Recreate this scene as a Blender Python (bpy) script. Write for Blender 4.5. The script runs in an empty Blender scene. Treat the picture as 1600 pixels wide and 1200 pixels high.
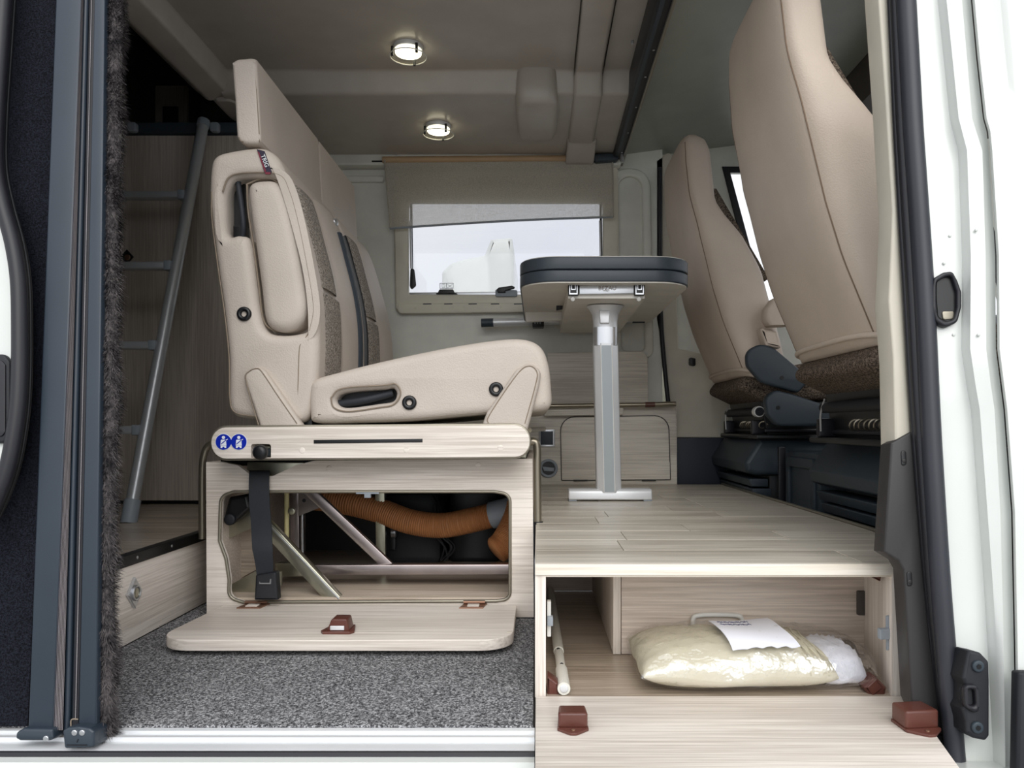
import bpy, bmesh, math, random
from mathutils import Vector, Matrix
from mathutils.geometry import tessellate_polygon
random.seed(7)
S = bpy.context.scene
COL = S.collection

# ------------------------------------------------------------------ camera, sky, light, exposure
CX, CY, F, ZC = 840.0, 665.0, 1200.0, 0.413      # principal point, focal length (pixels), eye height above the carpet
cam_d = bpy.data.cameras.new('camera'); cam = bpy.data.objects.new('camera', cam_d); COL.objects.link(cam)
cam.location = (0, 0, ZC); cam.rotation_euler = (math.pi/2, 0, 0)
cam_d.sensor_width = 36; cam_d.lens = 27; cam_d.shift_x = -40/1600; cam_d.shift_y = 65/1600
cam_d.clip_start = 0.02
S.camera = cam
w = bpy.data.worlds.new('overcast_sky'); S.world = w; w.use_nodes = True
nt = w.node_tree; bg = nt.nodes['Background']
tc = nt.nodes.new('ShaderNodeTexCoord'); nz = nt.nodes.new('ShaderNodeTexNoise'); cr = nt.nodes.new('ShaderNodeValToRGB')
nz.inputs['Scale'].default_value = 2.2; nz.inputs['Detail'].default_value = 5
cr.color_ramp.elements[0].position = .3; cr.color_ramp.elements[1].position = .7
cr.color_ramp.elements[0].color = (.80, .84, .92, 1); cr.color_ramp.elements[1].color = (.97, .985, 1, 1)
nt.links.new(tc.outputs['Generated'], nz.inputs['Vector']); nt.links.new(nz.outputs['Fac'], cr.inputs['Fac'])
nt.links.new(cr.outputs['Color'], bg.inputs['Color']); bg.inputs['Strength'].default_value = .80
sun_d = bpy.data.lights.new('sun', 'SUN'); sun_d.energy = 1.1; sun_d.angle = math.radians(50); sun_d.color = (1, .98, .95)
sun = bpy.data.objects.new('sun', sun_d); COL.objects.link(sun)
sun.rotation_euler = Vector((-.12, .80, -.62)).to_track_quat('-Z', 'Y').to_euler()
S.view_settings.view_transform = 'Standard'; S.view_settings.look = 'None'
S.view_settings.exposure = 0.72; S.view_settings.gamma = 1.0; S.view_settings.use_curve_mapping = False

# ------------------------------------------------------------------ helpers
def P(px, py, d): return Vector(((px-CX)*d/F, d, ZC-(py-CY)*d/F))
def WD(py): return 1.0796/(1+.0001*(py-CY))               # depth of the leaning side wall of the van at a height
def W(px, py, off=0.0):
    d = WD(py)+off; return P(px, py, d)
MW = {}
def mesh_obj(name, verts, faces, mat, parent=None, smooth=35, kind=None, recalc=True):
    verts = [Vector(v) for v in verts]
    lo = Vector([min(v[i] for v in verts) for i in range(3)]); hi = Vector([max(v[i] for v in verts) for i in range(3)])
    c = (lo+hi)/2
    if parent is None: c.z = lo.z
    me = bpy.data.meshes.new(name)
    me.from_pydata([v-c for v in verts], [], faces)
    if recalc:
        bm = bmesh.new(); bm.from_mesh(me); bmesh.ops.recalc_face_normals(bm, faces=bm.faces); bm.to_mesh(me); bm.free()
    if smooth:
        for p in me.polygons: p.use_smooth = True
        me.set_sharp_from_angle(angle=math.radians(smooth))
    me.materials.append(M[mat])
    o = bpy.data.objects.new(name, me); COL.objects.link(o)
    MW[o.name] = c.copy()
    if parent is not None:
        o.parent = parent; o.location = c-MW[parent.name]
    else: o.location = c
    if kind: o['kind'] = kind
    return o
def tag(o, label, cat, group=None):
    o['label'] = label; o['category'] = cat
    if group: o['group'] = group
    return o
def thing(name, label, cat, loc, group=None):
    o = bpy.data.objects.new(name, None); COL.objects.link(o); o.location = loc; o.empty_display_size = .05
    MW[o.name] = Vector(loc); return tag(o, label, cat, group)
def struct(name, loc):
    o = bpy.data.objects.new(name, None); COL.objects.link(o); o.location = loc; MW[o.name] = Vector(loc); o['kind'] = 'structure'; return o
def S_(o): o['kind'] = 'structure'; return o
def copy_tree(o, parent, off):
    c = o.copy(); COL.objects.link(c); c.parent = parent
    if parent is None: c.location = o.location+Vector(off)
    for ch in list(o.children): copy_tree(ch, c, off)
    return c
def fillet(pts, seg=6):
    out = []; n = len(pts)
    for i, p in enumerate(pts):
        r = p[2] if len(p) > 2 else 0
        a = Vector(p[:2]); b = Vector(pts[i-1][:2]); c = Vector(pts[(i+1) % n][:2])
        if r <= 0: out.append((a.x, a.y)); continue
        u = (b-a); v = (c-a); lu, lv = u.length, v.length; u.normalize(); v.normalize()
        ang = u.angle(v, math.pi)
        if ang > math.pi-.02: out.append((a.x, a.y)); continue
        t = min(r/math.tan(ang/2), lu*.49, lv*.49); r = t*math.tan(ang/2)
        cen = a+(u+v).normalized()*(r/math.sin(ang/2))
        s = a+u*t-cen; e = a+v*t-cen
        a0 = math.atan2(s.y, s.x); da = math.atan2(e.y, e.x)-a0
        while da > math.pi: da -= 2*math.pi
        while da < -math.pi: da += 2*math.pi
        for k in range(seg+1): out.append((cen.x+r*math.cos(a0+da*k/seg), cen.y+r*math.sin(a0+da*k/seg)))
    return out
def catmull(pts, n=6, closed=False):
    pts = [Vector(p) for p in pts]; out = []; N = len(pts)
    for i in range(N if closed else N-1):
        p1 = pts[i]; p2 = pts[(i+1) % N]
        p0 = pts[i-1] if (closed or i > 0) else p1*2-p2
        p3 = pts[(i+2) % N] if (closed or i+2 < N) else p2*2-p1
        for k in range(n):
            t = k/n
            out.append(.5*((2*p1)+(p2-p0)*t+(2*p0-5*p1+4*p2-p3)*t*t+(3*p1-p0-3*p2+p3)*t**3))
    if not closed: out.append(pts[-1])
    return out
def area(l): return sum(l[i-1][0]*l[i][1]-l[i][0]*l[i-1][1] for i in range(len(l)))/2
def clean(l):
    o = []
    for p in l:
        if not o or (Vector(p[:2])-Vector(o[-1][:2])).length > 1e-5: o.append(tuple(p[:2]))
    if (Vector(o[0])-Vector(o[-1])).length < 1e-5: o.pop()
    return o
def inset(l, dist):
    n = len(l); out = []
    for i in range(n):
        a = Vector(l[i-1]); b = Vector(l[i]); c = Vector(l[(i+1) % n])
        e1 = (b-a).normalized(); e2 = (c-b).normalized()
        n1 = Vector((-e1.y, e1.x)); n2 = Vector((-e2.y, e2.x)); m = n1+n2
        if m.length < 1e-6: m = n1.copy()
        m.normalize(); k = max(.35, m.dot(n1))
        q = b+m*(dist/k); out.append((q.x, q.y))
    return out
def prism_data(loops, depth, bevel=0, seg=3, both=True):
    """loops in metres (u,v): first outer, others holes. w runs 0 (front) .. depth."""
    loops = [clean(l) for l in loops]
    loops = [l if ((area(l) > 0) == (i == 0)) else l[::-1] for i, l in enumerate(loops)]
    lev = []
    if bevel > 0:
        for k in range(seg+1):
            a = math.pi/2*k/seg; lev.append((bevel*(1-math.sin(a)), bevel*(1-math.cos(a))))
    else: lev.append((0, 0))
    if both and bevel > 0: lev += [(i, depth-w_) for i, w_ in reversed(lev)]
    else: lev.append((0, depth))
    V = []; Fc = []; starts = []
    for li, (ins, w_) in enumerate(lev):
        st = []
        for l in loops:
            st.append(len(V)); q = inset(l, ins) if ins > 0 else l
            V += [(u, v, w_) for u, v in q]
        starts.append(st)
    for li in range(len(lev)-1):
        for j, l in enumerate(loops):
            n = len(l); a = starts[li][j]; b = starts[li+1][j]
            for i in range(n): Fc.append((a+i, a+(i+1) % n, b+(i+1) % n, b+i))
    for li in (0, len(lev)-1):
        idx = []; poly = []
        for j, l in enumerate(loops):
            s = starts[li][j]; idx += list(range(s, s+len(l))); poly.append([Vector((V[k][0], V[k][1], 0)) for k in range(s, s+len(l))])
        if len(loops) == 1 and False: Fc.append(tuple(idx))
        for t in tessellate_polygon(poly): Fc.append(tuple(idx[k] for k in t))
    return V, Fc
def prism(name, loops, mapf, depth, mat, parent=None, bevel=0, seg=3, both=True, **k):
    V, Fc = prism_data(loops, depth, bevel, seg, both)
    return mesh_obj(name, [mapf(*v) for v in V], Fc, mat, parent, **k)
def slab(name, pts, d, t, mat, parent=None, holes=(), bevel=0, seg=3, both=True, sm=False, **k):
    """panel facing the viewer at depth d; outline in picture pixels of that depth (x,y[,corner radius])"""
    loops = []
    for l in [pts]+list(holes):
        q = [tuple(p) for p in catmull([p[:2] for p in l], 5, True)] if sm else fillet(l)
        loops.append([((x-CX)*d/F, ZC-(y-CY)*d/F) for x, y in q])
    return prism(name, loops, lambda u, v, w_: (u, d+w_, v), t, mat, parent, bevel, seg, both, **k)
def flat(name, pts, z, t, mat, parent=None, bevel=0, holes=(), **k):
    """horizontal board, top at z, outline in metres x,y[,r]"""
    return prism(name, [fillet(l) for l in [pts]+list(holes)], lambda u, v, w_: (u, v, z-w_), t, mat, parent, bevel, **k)
def side(name, pts, x, t, mat, parent=None, bevel=0, holes=(), **k):
    """board in a plane of constant x, outline in metres y,z[,r], thickness towards +x"""
    return prism(name, [fillet(l) for l in [pts]+list(holes)], lambda u, v, w_: (x+w_, u, v), t, mat, parent, bevel, **k)
def lean(name, pts, off, t, mat, parent=None, bevel=0, holes=(), **k):
    """panel lying in the leaning side wall plane, outline in picture pixels"""
    A = W(840, 665, off); B = W(840, 0, off); ez = (B-A).normalized(); ey = Vector((1, 0, 0)).cross(ez) 
    if ey.y < 0: ey = -ey
    loops = []
    for l in [pts]+list(holes):
        q = []
        for x, y in fillet(l):
            p = W(x, y, off)-A; q.append((p.x, p.dot(ez)))
        loops.append(q)
    return prism(name, loops, lambda u, v, w_: A+Vector((u, 0, 0))+ez*v+ey*w_, t, mat, parent, bevel, **k)
def bx(name, lo, hi, mat, parent=None, bevel=.002, **k):
    x0, y0, z0 = lo; x1, y1, z1 = hi
    b = min(bevel, .45*min(x1-x0, y1-y0, z1-z0))
    r = b*1.01
    return prism(name, [fillet([(x0, z0, r), (x1, z0, r), (x1, z1, r), (x0, z1, r)], 2)], lambda u, v, w_: (u, y0+w_, v), y1-y0, mat, parent, b, 2, **k)
def tube(name, pts, r, mat, parent=None, n=10, sub=6, rad=None, caps=True, smooth_path=True, **k):
    pts = [Vector(p) for p in pts]
    path = catmull(pts, sub) if smooth_path else pts
    V = []; Fc = []; T = None; N = None; m = len(path)
    for i, p in enumerate(path):
        t = (path[min(i+1, m-1)]-path[max(i-1, 0)]).normalized()
        if N is None:
            N = t.orthogonal().normalized()
        else:
            N = (N-t*N.dot(t)).normalized()
        B = t.cross(N); rr = rad(i/(m-1)) if rad else r
        for j in range(n):
            a = 2*math.pi*j/n; V.append(p+N*math.cos(a)*rr+B*math.sin(a)*rr)
    for i in range(m-1):
        for j in range(n): Fc.append((i*n+j, i*n+(j+1) % n, (i+1)*n+(j+1) % n, (i+1)*n+j))
    if caps: Fc += [tuple(range(n)), tuple(range((m-1)*n, m*n))]
    return mesh_obj(name, V, Fc, mat, parent, smooth=50, **k)
def bar(name, p0, p1, wd, th, mat, parent=None, up=(0, 1, 0), **k):
    p0, p1 = Vector(p0), Vector(p1); t = (p1-p0).normalized(); u = Vector(up); u = (u-t*u.dot(t)).normalized(); s = t.cross(u)
    b = min(wd, th)*.12
    def mp(a, c, w_): return p0+s*a+u*c+t*w_
    return prism(name, [fillet([(-wd/2, -th/2, b), (wd/2, -th/2, b), (wd/2, th/2, b), (-wd/2, th/2, b)], 2)], mp, (p1-p0).length, mat, parent, 0, **k)
def disc(name, c, r, t, mat, parent=None, axis=(0, -1, 0), bevel=0, n=28, hole=0, **k):
    """disc whose front face centre is c, facing axis"""
    a = Vector(axis).normalized(); u = a.orthogonal().normalized(); v = a.cross(u); c = Vector(c)
    lp = [[(r*math.cos(2*math.pi*i/n), r*math.sin(2*math.pi*i/n)) for i in range(n)]]
    if hole: lp.append([(hole*math.cos(2*math.pi*i/n), hole*math.sin(2*math.pi*i/n)) for i in range(n)])
    return prism(name, lp, lambda p, q, w_: c+u*p+v*q-a*w_, t, mat, parent, bevel, **k)
def loft(name, rings, mat, parent=None, **k):
    n = len(rings[0]); V = [v for r in rings for v in r]; Fc = []
    for i in range(len(rings)-1):
        for j in range(n): Fc.append((i*n+j, i*n+(j+1) % n, (i+1)*n+(j+1) % n, (i+1)*n+j))
    Fc += [tuple(range(n)), tuple(range((len(rings)-1)*n, len(rings)*n))]
    return mesh_obj(name, V, Fc, mat, parent, smooth=60, **k)
def sring(xr, xf, y0, y1, z, e=3.5, n=40, tilt=0):
    cx, cy, ax, ay = (xr+xf)/2, (y0+y1)/2, (xf-xr)/2, (y1-y0)/2; out = []
    for j in range(n):
        a = 2*math.pi*j/n; c, s = math.cos(a), math.sin(a)
        x = math.copysign(abs(c)**(2/e), c); y = math.copysign(abs(s)**(2/e), s)
        out.append(Vector((cx+ax*x, cy+ay*y, z+tilt*ax*x)))
    return out
def text(name, body, size, p, ux, uz, mat, parent, ext=.0004, align='CENTER'):
    cu = bpy.data.curves.new(name, 'FONT'); cu.body = body; cu.size = size; cu.extrude = ext; cu.align_x = align; cu.align_y = 'CENTER'; cu.resolution_u = 3
    t = bpy.data.objects.new(name, cu); me = bpy.data.meshes.new_from_object(t); bpy.data.objects.remove(t)
    ux = Vector(ux).normalized(); uz = Vector(uz).normalized(); n = ux.cross(uz)
    V = [Vector(p)+ux*v.co.x+uz*v.co.y+n*v.co.z for v in me.vertices]; Fc = [tuple(q.vertices) for q in me.polygons]
    return mesh_obj(name, V, Fc, mat, parent, smooth=0, recalc=False)

# ------------------------------------------------------------------ materials
M = {}
def new_mat(name):
    m = bpy.data.materials.new(name); m.use_nodes = True; M[name] = m
    return m, m.node_tree, m.node_tree.nodes['Principled BSDF']
def coords(t, scale, rnd=True):
    tc = t.nodes.new('ShaderNodeTexCoord'); mp = t.nodes.new('ShaderNodeMapping'); mp.inputs['Scale'].default_value = scale
    t.links.new(tc.outputs['Object'], mp.inputs['Vector'])
    if rnd:
        oi = t.nodes.new('ShaderNodeObjectInfo'); mu = t.nodes.new('ShaderNodeMath'); mu.operation = 'MULTIPLY'; mu.inputs[1].default_value = 37
        t.links.new(oi.outputs['Random'], mu.inputs[0]); t.links.new(mu.outputs[0], mp.inputs['Location'])
    return mp.outputs['Vector']
def noise(t, vec, scale, detail=3, rough=.5):
    n = t.nodes.new('ShaderNodeTexNoise'); n.inputs['Scale'].default_value = scale; n.inputs['Detail'].default_value = detail; n.inputs['Roughness'].default_value = rough
    t.links.new(vec, n.inputs['Vector']); return n.outputs['Fac']
def ramp(t, fac, stops):
    r = t.nodes.new('ShaderNodeValToRGB'); e = r.color_ramp.elements
    while len(e) < len(stops): e.new(.5)
    for i, (p, c) in enumerate(stops): e[i].position = p; e[i].color = (*c, 1)
    t.links.new(fac, r.inputs['Fac']); return r.outputs['Color']
def bump(t, b, fac, strength, dist=.001):
    n = t.nodes.new('ShaderNodeBump'); n.inputs['Strength'].default_value = strength; n.inputs['Distance'].default_value = dist
    t.links.new(fac, n.inputs['Height']); t.links.new(n.outputs['Normal'], b.inputs['Normal'])
def lin(c): return tuple(((v/255)/12.92 if v <= 10 else (((v/255)+.055)/1.055)**2.4) for v in c)
def plain(name, rgb, rough=.5, metal=0, var=.06, scale=12, bmp=0, bscale=300, coat=0):
    m, t, b = new_mat(name); c = lin(rgb); v = coords(t, (1, 1, 1))
    col = ramp(t, noise(t, v, scale, 4), [(.3, tuple(x*(1-var) for x in c)), (.7, tuple(min(1, x*(1+var)) for x in c))])
    t.links.new(col, b.inputs['Base Color']); b.inputs['Roughness'].default_value = rough; b.inputs['Metallic'].default_value = metal
    if bmp: bump(t, b, noise(t, v, bscale, 2), bmp)
    if coat: b.inputs['Coat Weight'].default_value = coat
    return m
def wood(name, c1, c2, axis=0, rough=.45, stretch=110, bmp=.2):
    m, t, b = new_mat(name); sc = [stretch]*3; sc[axis] = 2.4
    v = coords(t, tuple(sc)); n1 = noise(t, v, 2.2, 6, .6)
    sc2 = [7]*3; sc2[axis] = .8
    n2 = noise(t, coords(t, tuple(sc2)), 1.3, 3, .5)
    mx = t.nodes.new('ShaderNodeMath'); mx.operation = 'MULTIPLY_ADD'; mx.inputs[1].default_value = .45
    ad = t.nodes.new('ShaderNodeMath'); ad.operation = 'MULTIPLY'; ad.inputs[1].default_value = .55
    t.links.new(n1, ad.inputs[0]); t.links.new(n2, mx.inputs[0]); t.links.new(ad.outputs[0], mx.inputs[2])
    a, c = lin(c1), lin(c2); mid = tuple((x+y)/2 for x, y in zip(a, c))
    t.links.new(ramp(t, mx.outputs[0], [(.40, a), (.49, mid), (.57, c)]), b.inputs['Base Color'])
    b.inputs['Roughness'].default_value = rough; bump(t, b, n1, bmp, .0006)
    return m
def speckle(name, stops, scale, rough=.95, bmp=.6, dist=.003, stretch=(1, 1, 1), sheen=0):
    m, t, b = new_mat(name); v = coords(t, stretch); n = noise(t, v, scale, 3, .75)
    t.links.new(ramp(t, n, [(p, lin(c)) for p, c in stops]), b.inputs['Base Color'])
    b.inputs['Roughness'].default_value = rough; bump(t, b, n, bmp, dist); b.inputs['Specular IOR Level'].default_value = .15
    return m
def leather(name, rgb, rough=.5):
    m, t, b = new_mat(name); c = lin(rgb); v = coords(t, (1, 1, 1))
    t.links.new(ramp(t, noise(t, v, 6, 3), [(.3, tuple(x*.93 for x in c)), (.7, tuple(min(1, x*1.05) for x in c))]), b.inputs['Base Color'])
    vo = t.nodes.new('ShaderNodeTexVoronoi'); vo.inputs['Scale'].default_value = 330; t.links.new(v, vo.inputs['Vector'])
    big = noise(t, v, 14, 2); ad = t.nodes.new('ShaderNodeMath'); ad.operation = 'MULTIPLY_ADD'; ad.inputs[1].default_value = 2.5
    t.links.new(big, ad.inputs[0]); t.links.new(vo.outputs['Distance'], ad.inputs[2])
    bump(t, b, ad.outputs[0], .35, .0012); b.inputs['Roughness'].default_value = rough; b.inputs['Specular IOR Level'].default_value = .35
wood('wood_light', (206, 195, 183), (243, 234, 224), 0)
wood('wood_light_y', (206, 195, 183), (243, 234, 224), 1)
wood('wood_light_z', (206, 195, 183), (243, 234, 224), 2)
wood('wood_cabinet', (196, 188, 175), (230, 223, 211), 0)
wood('wood_wardrobe', (176, 164, 151), (212, 201, 188), 2)
wood('wood_floor', (172, 163, 148), (218, 210, 196), 0, .32, 90)
wood('wood_floor_dark', (152, 137, 121), (198, 183, 166), 0, .30, 90)
wood('wood_edge', (220, 209, 192), (245, 237, 224), 0)
wood('wood_inner', (196, 181, 168), (232, 219, 206), 0)
leather('leather', (197, 186, 175))
leather('leather_cab', (210, 194, 178))
speckle('fabric', [(.36, (80, 74, 69)), (.5, (140, 132, 123)), (.64, (190, 182, 172))], 260, bmp=.4, dist=.001)
speckle('fabric_brown', [(.36, (46, 40, 36)), (.5, (96, 84, 74)), (.64, (140, 126, 112))], 230, bmp=.4, dist=.001)
speckle('carpet', [(.36, (36, 36, 40)), (.5, (116, 116, 118)), (.62, (204, 204, 206))], 280, bmp=1, dist=.004)
speckle('felt', [(.38, (7, 8, 13)), (.62, (36, 38, 48))], 420)
speckle('fleece', [(.35, (34, 33, 36)), (.65, (112, 106, 106))], 60, bmp=.2)
plain('plastic_wall', (226, 226, 216), .45, bmp=.05)
plain('ceiling_plastic', (184, 177, 168), .3, bmp=.02, bscale=120)
plain('headliner', (150, 154, 144), .35)
plain('frame_beige', (222, 218, 202), .45)
plain('beige_trim', (206, 200, 184), .5)
plain('body_white', (218, 221, 217), .25, coat=.3, var=.02)
plain('anthracite', (40, 50, 61), .38, bmp=.05)
plain('slate_plastic', (50, 60, 68), .5, bmp=.1, bscale=500)
plain('slate_table', (60, 69, 78), .4)
plain('table_under', (226, 222, 213), .55)
plain('rubber', (26, 26, 32), .45)
plain('black', (16, 17, 20), .4)
plain('black_soft', (22, 24, 30), .6, bmp=.1)
plain('dark_kick', (46, 44, 44), .5, bmp=.1)
plain('alu', (205, 207, 210), .28, .85, var=.02)
plain('alu_white', (226, 228, 230), .35, .3, var=.02)
plain('steel_tube', (150, 142, 126), .3, .8)
plain('edge_metal', (148, 142, 128), .35, .6)
plain('zinc', (178, 176, 158), .28, .85, var=.18, scale=14)
plain('zinc_rose', (158, 148, 146), .28, .85, var=.15, scale=14)
plain('brown_plastic', (94, 54, 45), .35)
plain('bronze', (150, 116, 96), .35, .7)
plain('grey_plastic', (150, 158, 166), .5)
plain('white_plastic', (226, 226, 222), .4)
plain('yellow_strip', (214, 204, 150), .5)
plain('hose', (180, 122, 76), .6, var=.1, scale=30)
plain('belt', (34, 38, 44), .6, bmp=.3, bscale=900)
plain('belt_blue', (50, 58, 66), .6, bmp=.3, bscale=900)
plain('sticker_blue', (10, 40, 170), .35, var=.02)
plain('white_print', (240, 244, 248), .5, var=.01)
plain('tag_red', (120, 30, 52), .6)
plain('tag_navy', (36, 26, 52), .6)
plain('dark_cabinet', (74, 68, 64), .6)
plain('pleat', (172, 166, 168), .8, bmp=.3, bscale=700)
plain('bag_cloth', (214, 208, 186), .8, var=.05, scale=20)
plain('paper', (240, 242, 252), .7, var=.01)
plain('ink', (90, 92, 130), .7)
plain('asphalt', (150, 150, 148), .9, var=.12, scale=20)
plain('white_rail', (224, 222, 212), .4)
plain('seal_grey', (44, 46, 54), .45)
plain('leg_reflection_grey', (158, 165, 168), .4, .3, var=.02)
plain('alu_ladder', (196, 199, 202), .36, .45, var=.02)
plain('navy_trim', (36, 42, 54), .5)
plain('roller_warm_lit', (190, 160, 124), .5)  # brown blind roller, warm light on it put into the tan colour
plain('seam', (138, 124, 108), .7)
plain('seam_cab', (128, 108, 90), .7)
def mixmat(name, rgb, fac, trans=0.0, gloss=None, weave=0, tint=1):
    m, t, b = new_mat(name); out = t.nodes['Material Output']; t.nodes.remove(b)
    tr = t.nodes.new('ShaderNodeBsdfTransparent'); mx = t.nodes.new('ShaderNodeMixShader'); mx.inputs['Fac'].default_value = fac; tr.inputs['Color'].default_value = (tint, tint, tint*1.01 if tint < .99 else 1, 1)
    if gloss is None:
        di = t.nodes.new('ShaderNodeBsdfDiffuse'); di.inputs['Color'].default_value = (*lin(rgb), 1)
        tl = t.nodes.new('ShaderNodeBsdfTranslucent'); tl.inputs['Color'].default_value = (*lin(rgb), 1)
        m2 = t.nodes.new('ShaderNodeMixShader'); m2.inputs['Fac'].default_value = trans
        t.links.new(di.outputs[0], m2.inputs[1]); t.links.new(tl.outputs[0], m2.inputs[2]); sh = m2.outputs[0]
    else:
        gl = t.nodes.new('ShaderNodeBsdfGlossy'); gl.inputs['Color'].default_value = (*lin(rgb), 1); gl.inputs['Roughness'].default_value = gloss; sh = gl.outputs[0]
    if weave:
        n = noise(t, coords(t, (1, 1, 2.2)), weave, 2, .7); mr = t.nodes.new('ShaderNodeMapRange')
        mr.inputs['From Min'].default_value = .35; mr.inputs['From Max'].default_value = .65; mr.inputs['To Min'].default_value = fac-.14; mr.inputs['To Max'].default_value = fac+.1
        t.links.new(n, mr.inputs['Value']); t.links.new(mr.outputs[0], mx.inputs['Fac'])
    if name == 'film':
        v = coords(t, (1, 1, 1)); n = noise(t, v, 16, 4, .55); bn = t.nodes.new('ShaderNodeBump'); bn.inputs['Strength'].default_value = .9; bn.inputs['Distance'].default_value = .02
        t.links.new(n, bn.inputs['Height']); t.links.new(bn.outputs['Normal'], gl.inputs['Normal'])
    t.links.new(tr.outputs[0], mx.inputs[1]); t.links.new(sh, mx.inputs[2]); t.links.new(mx.outputs[0], out.inputs['Surface'])
mixmat('sheer', (206, 201, 190), .70, .35, weave=260)
mixmat('glass', (255, 255, 255), .05, gloss=.02)
mixmat('acrylic', (255, 255, 255), .04, gloss=.02, tint=.84)
mixmat('glass_lamp', (255, 250, 225), .14, gloss=.1)
mixmat('film', (255, 255, 255), .20, gloss=.14)
m, t, b = new_mat('lamp_light'); b.inputs['Base Color'].default_value = (1, .97, .85, 1)
b.inputs['Emission Color'].default_value = (1, .93, .70, 1); b.inputs['Emission Strength'].default_value = 2.2

# ------------------------------------------------------------------ the setting
g = flat('ground', [(-14, -12), (14, -12), (14, 16), (-14, 16)], -.50, .1, 'asphalt'); S_(g)
# entrance floor under the carpet
S_(flat('floor_entrance', [(-.79, 1.05), (.60, 1.05), (.60, 1.9), (-.79, 1.9)], -.012, .03, 'black'))
cpt = flat('carpet', [(-.774, 1.058), (-.006, 1.058), (-.006, 1.648), (-.713, 1.648), (-.713, 1.86), (-.774, 1.86)], 0, .011, 'carpet', bevel=.003)
tag(cpt, 'grey flecked entrance carpet between door sill and bench', 'carpet')
# short carpet pile as uneven relief
V = []; Fc = []
for i in range(9000):
    x = random.uniform(-.772, -.008); y = random.uniform(1.060, 1.645)
    a = random.uniform(0, 6.28); l = random.uniform(.003, .007); h = random.uniform(.001, .0045); wd = .0009
    dx, dy = math.cos(a), math.sin(a); k = len(V)
    V += [(x-dy*wd, y+dx*wd, -.001), (x+dy*wd, y-dx*wd, -.001), (x+dx*l, y+dy*l, h)]; Fc.append((k, k+1, k+2))
mesh_obj('carpet_pile', V, Fc, 'carpet', cpt, smooth=0, kind='stuff', recalc=False)

def plank_floor(root, rows, z, mat, t=.004):
    """rows: list of (y0, y1, [x breaks at y0], [x breaks at y1])"""
    for y0, y1, a, b in rows:
        for k in range(len(a)-1):
            gp = .0006
            prism('plank', [[(a[k]+gp, y0+gp), (a[k+1]-gp, y0+gp), (b[k+1]-gp, y1-gp), (b[k]+gp, y1-gp)]], lambda u, v, w_: (u, v, z-w_), t, mat, root, .0006, 1, False)
ZP = .204
def plat_right(y):
    pts = [(1.16, .549), (1.272, .578), (1.285, .604), (1.475, .676), (2.74, .662)]
    for (ya, xa), (yb, xb) in zip(pts, pts[1:]):
        if y <= yb: return xa+(xb-xa)*(y-ya)/(yb-ya)
    return pts[-1][1]
ys = [1.16, 1.272, 1.285, 1.475, 2.74]
fl = flat('floor', [(-.004, 1.162)]+[(plat_right(y), max(y, 1.162)) for y in ys]+[(-.004, 2.74)], ZP-.004, .016, 'wood_edge'); S_(fl)
MW[fl.name] = fl.location.copy()
rows = []; y = 1.17; i = 0
while y < 2.73:
    y1 = min(2.735, y+.118)
    yy = [y]+[q for q in (1.272, 1.285, 1.475) if y < q < y1]+[y1]
    br = [random.uniform(.08, .5)] if i % 3 != 2 else [.12+random.uniform(0, .06), .42+random.uniform(0, .06)]
    # the pieces next to the slanted cab edge follow it
    xa = [-.003]+br+[plat_right(y)-.012]; xb = [-.003]+br+[plat_right(y1)-.012]
    if len(yy) == 2: rows.append((y, y1, xa, xb))
    else:
        rows.append((y, y1, xa, xb))
    y = y1; i += 1
plank_floor(fl, rows, ZP, 'wood_floor')
tube('edge_trim', [(plat_right(y)-.005, y, ZP+.001) for y in (1.30, 1.475, 1.9, 2.3, 2.735)], .0045, 'edge_metal', fl, smooth_path=False)
# rear floor behind the bench
ZR = .163
fr = flat('floor_rear', [(-2.3, 1.18), (-.778, 1.18), (-.778, 2.5), (-2.3, 2.5)], ZR-.004, .02, 'wood_inner'); S_(fr); MW[fr.name] = fr.location.copy()
rows = []; y = 1.19; i = 0
while y < 2.44:
    y1 = min(2.45, y+.115); rows.append((y, y1, [-2.0, -1.35+random.uniform(-.2, .2), -.79], [-2.0, -1.35, -.79])); rows[-1] = (y, y1, rows[-1][2], rows[-1][2]); y = y1
plank_floor(fr, rows, ZR, 'wood_floor_dark')
# step riser of the rear floor with its drawer lock and black nosing
rs = thing('step_riser', 'pale wood riser of the rear floor with black edge strip and diamond lock', 'step', (-.775, 1.55, 0))
side('board', [(1.10, 0.0), (1.86, 0.0), (1.86, ZR-.006), (1.10, ZR-.006)], -.790, .015, 'wood_light_y', rs, .001)
nos = side('edge_strip', [(1.10, ZR-.016), (1.86, ZR-.016), (1.86, ZR+.006), (1.10, ZR+.006)], -.792, .021, 'black', rs, .002)
for yy in (1.36, 1.48, 1.62, 1.765): disc('screw', (-.7705, yy, ZR-.004), .0035, .003, 'alu', nos, (1, 0, 0), .001, 12)
c = Vector((-.774, 1.470, .093))
dl = prism('lock_plate', [[(-.026, 0), (0, -.03), (.026, 0), (0, .03)]], lambda u, v, w_: (c.x+.005-w_, c.y+u, c.z+v), .006, 'alu', rs, .001, 1)
disc('lock_ring', (c.x+.0085, c.y, c.z), .015, .004, 'alu', dl, (1, 0, 0), .001, 24, .011)
disc('lock_button', (c.x+.007, c.y, c.z), .010, .003, 'zinc', dl, (1, 0, 0), .001, 20)

# far wall of the living area with window
DW = 2.80
wall = slab('wall_far', [(484, 0), (1035, 0), (1035, 800), (484, 800)], DW, .03, 'plastic_wall', holes=[[(634, 312, 8), (945, 312, 8), (945, 464, 8), (634, 464, 8)]]); S_(wall)
MW[wall.name] = wall.location.copy()
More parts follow.
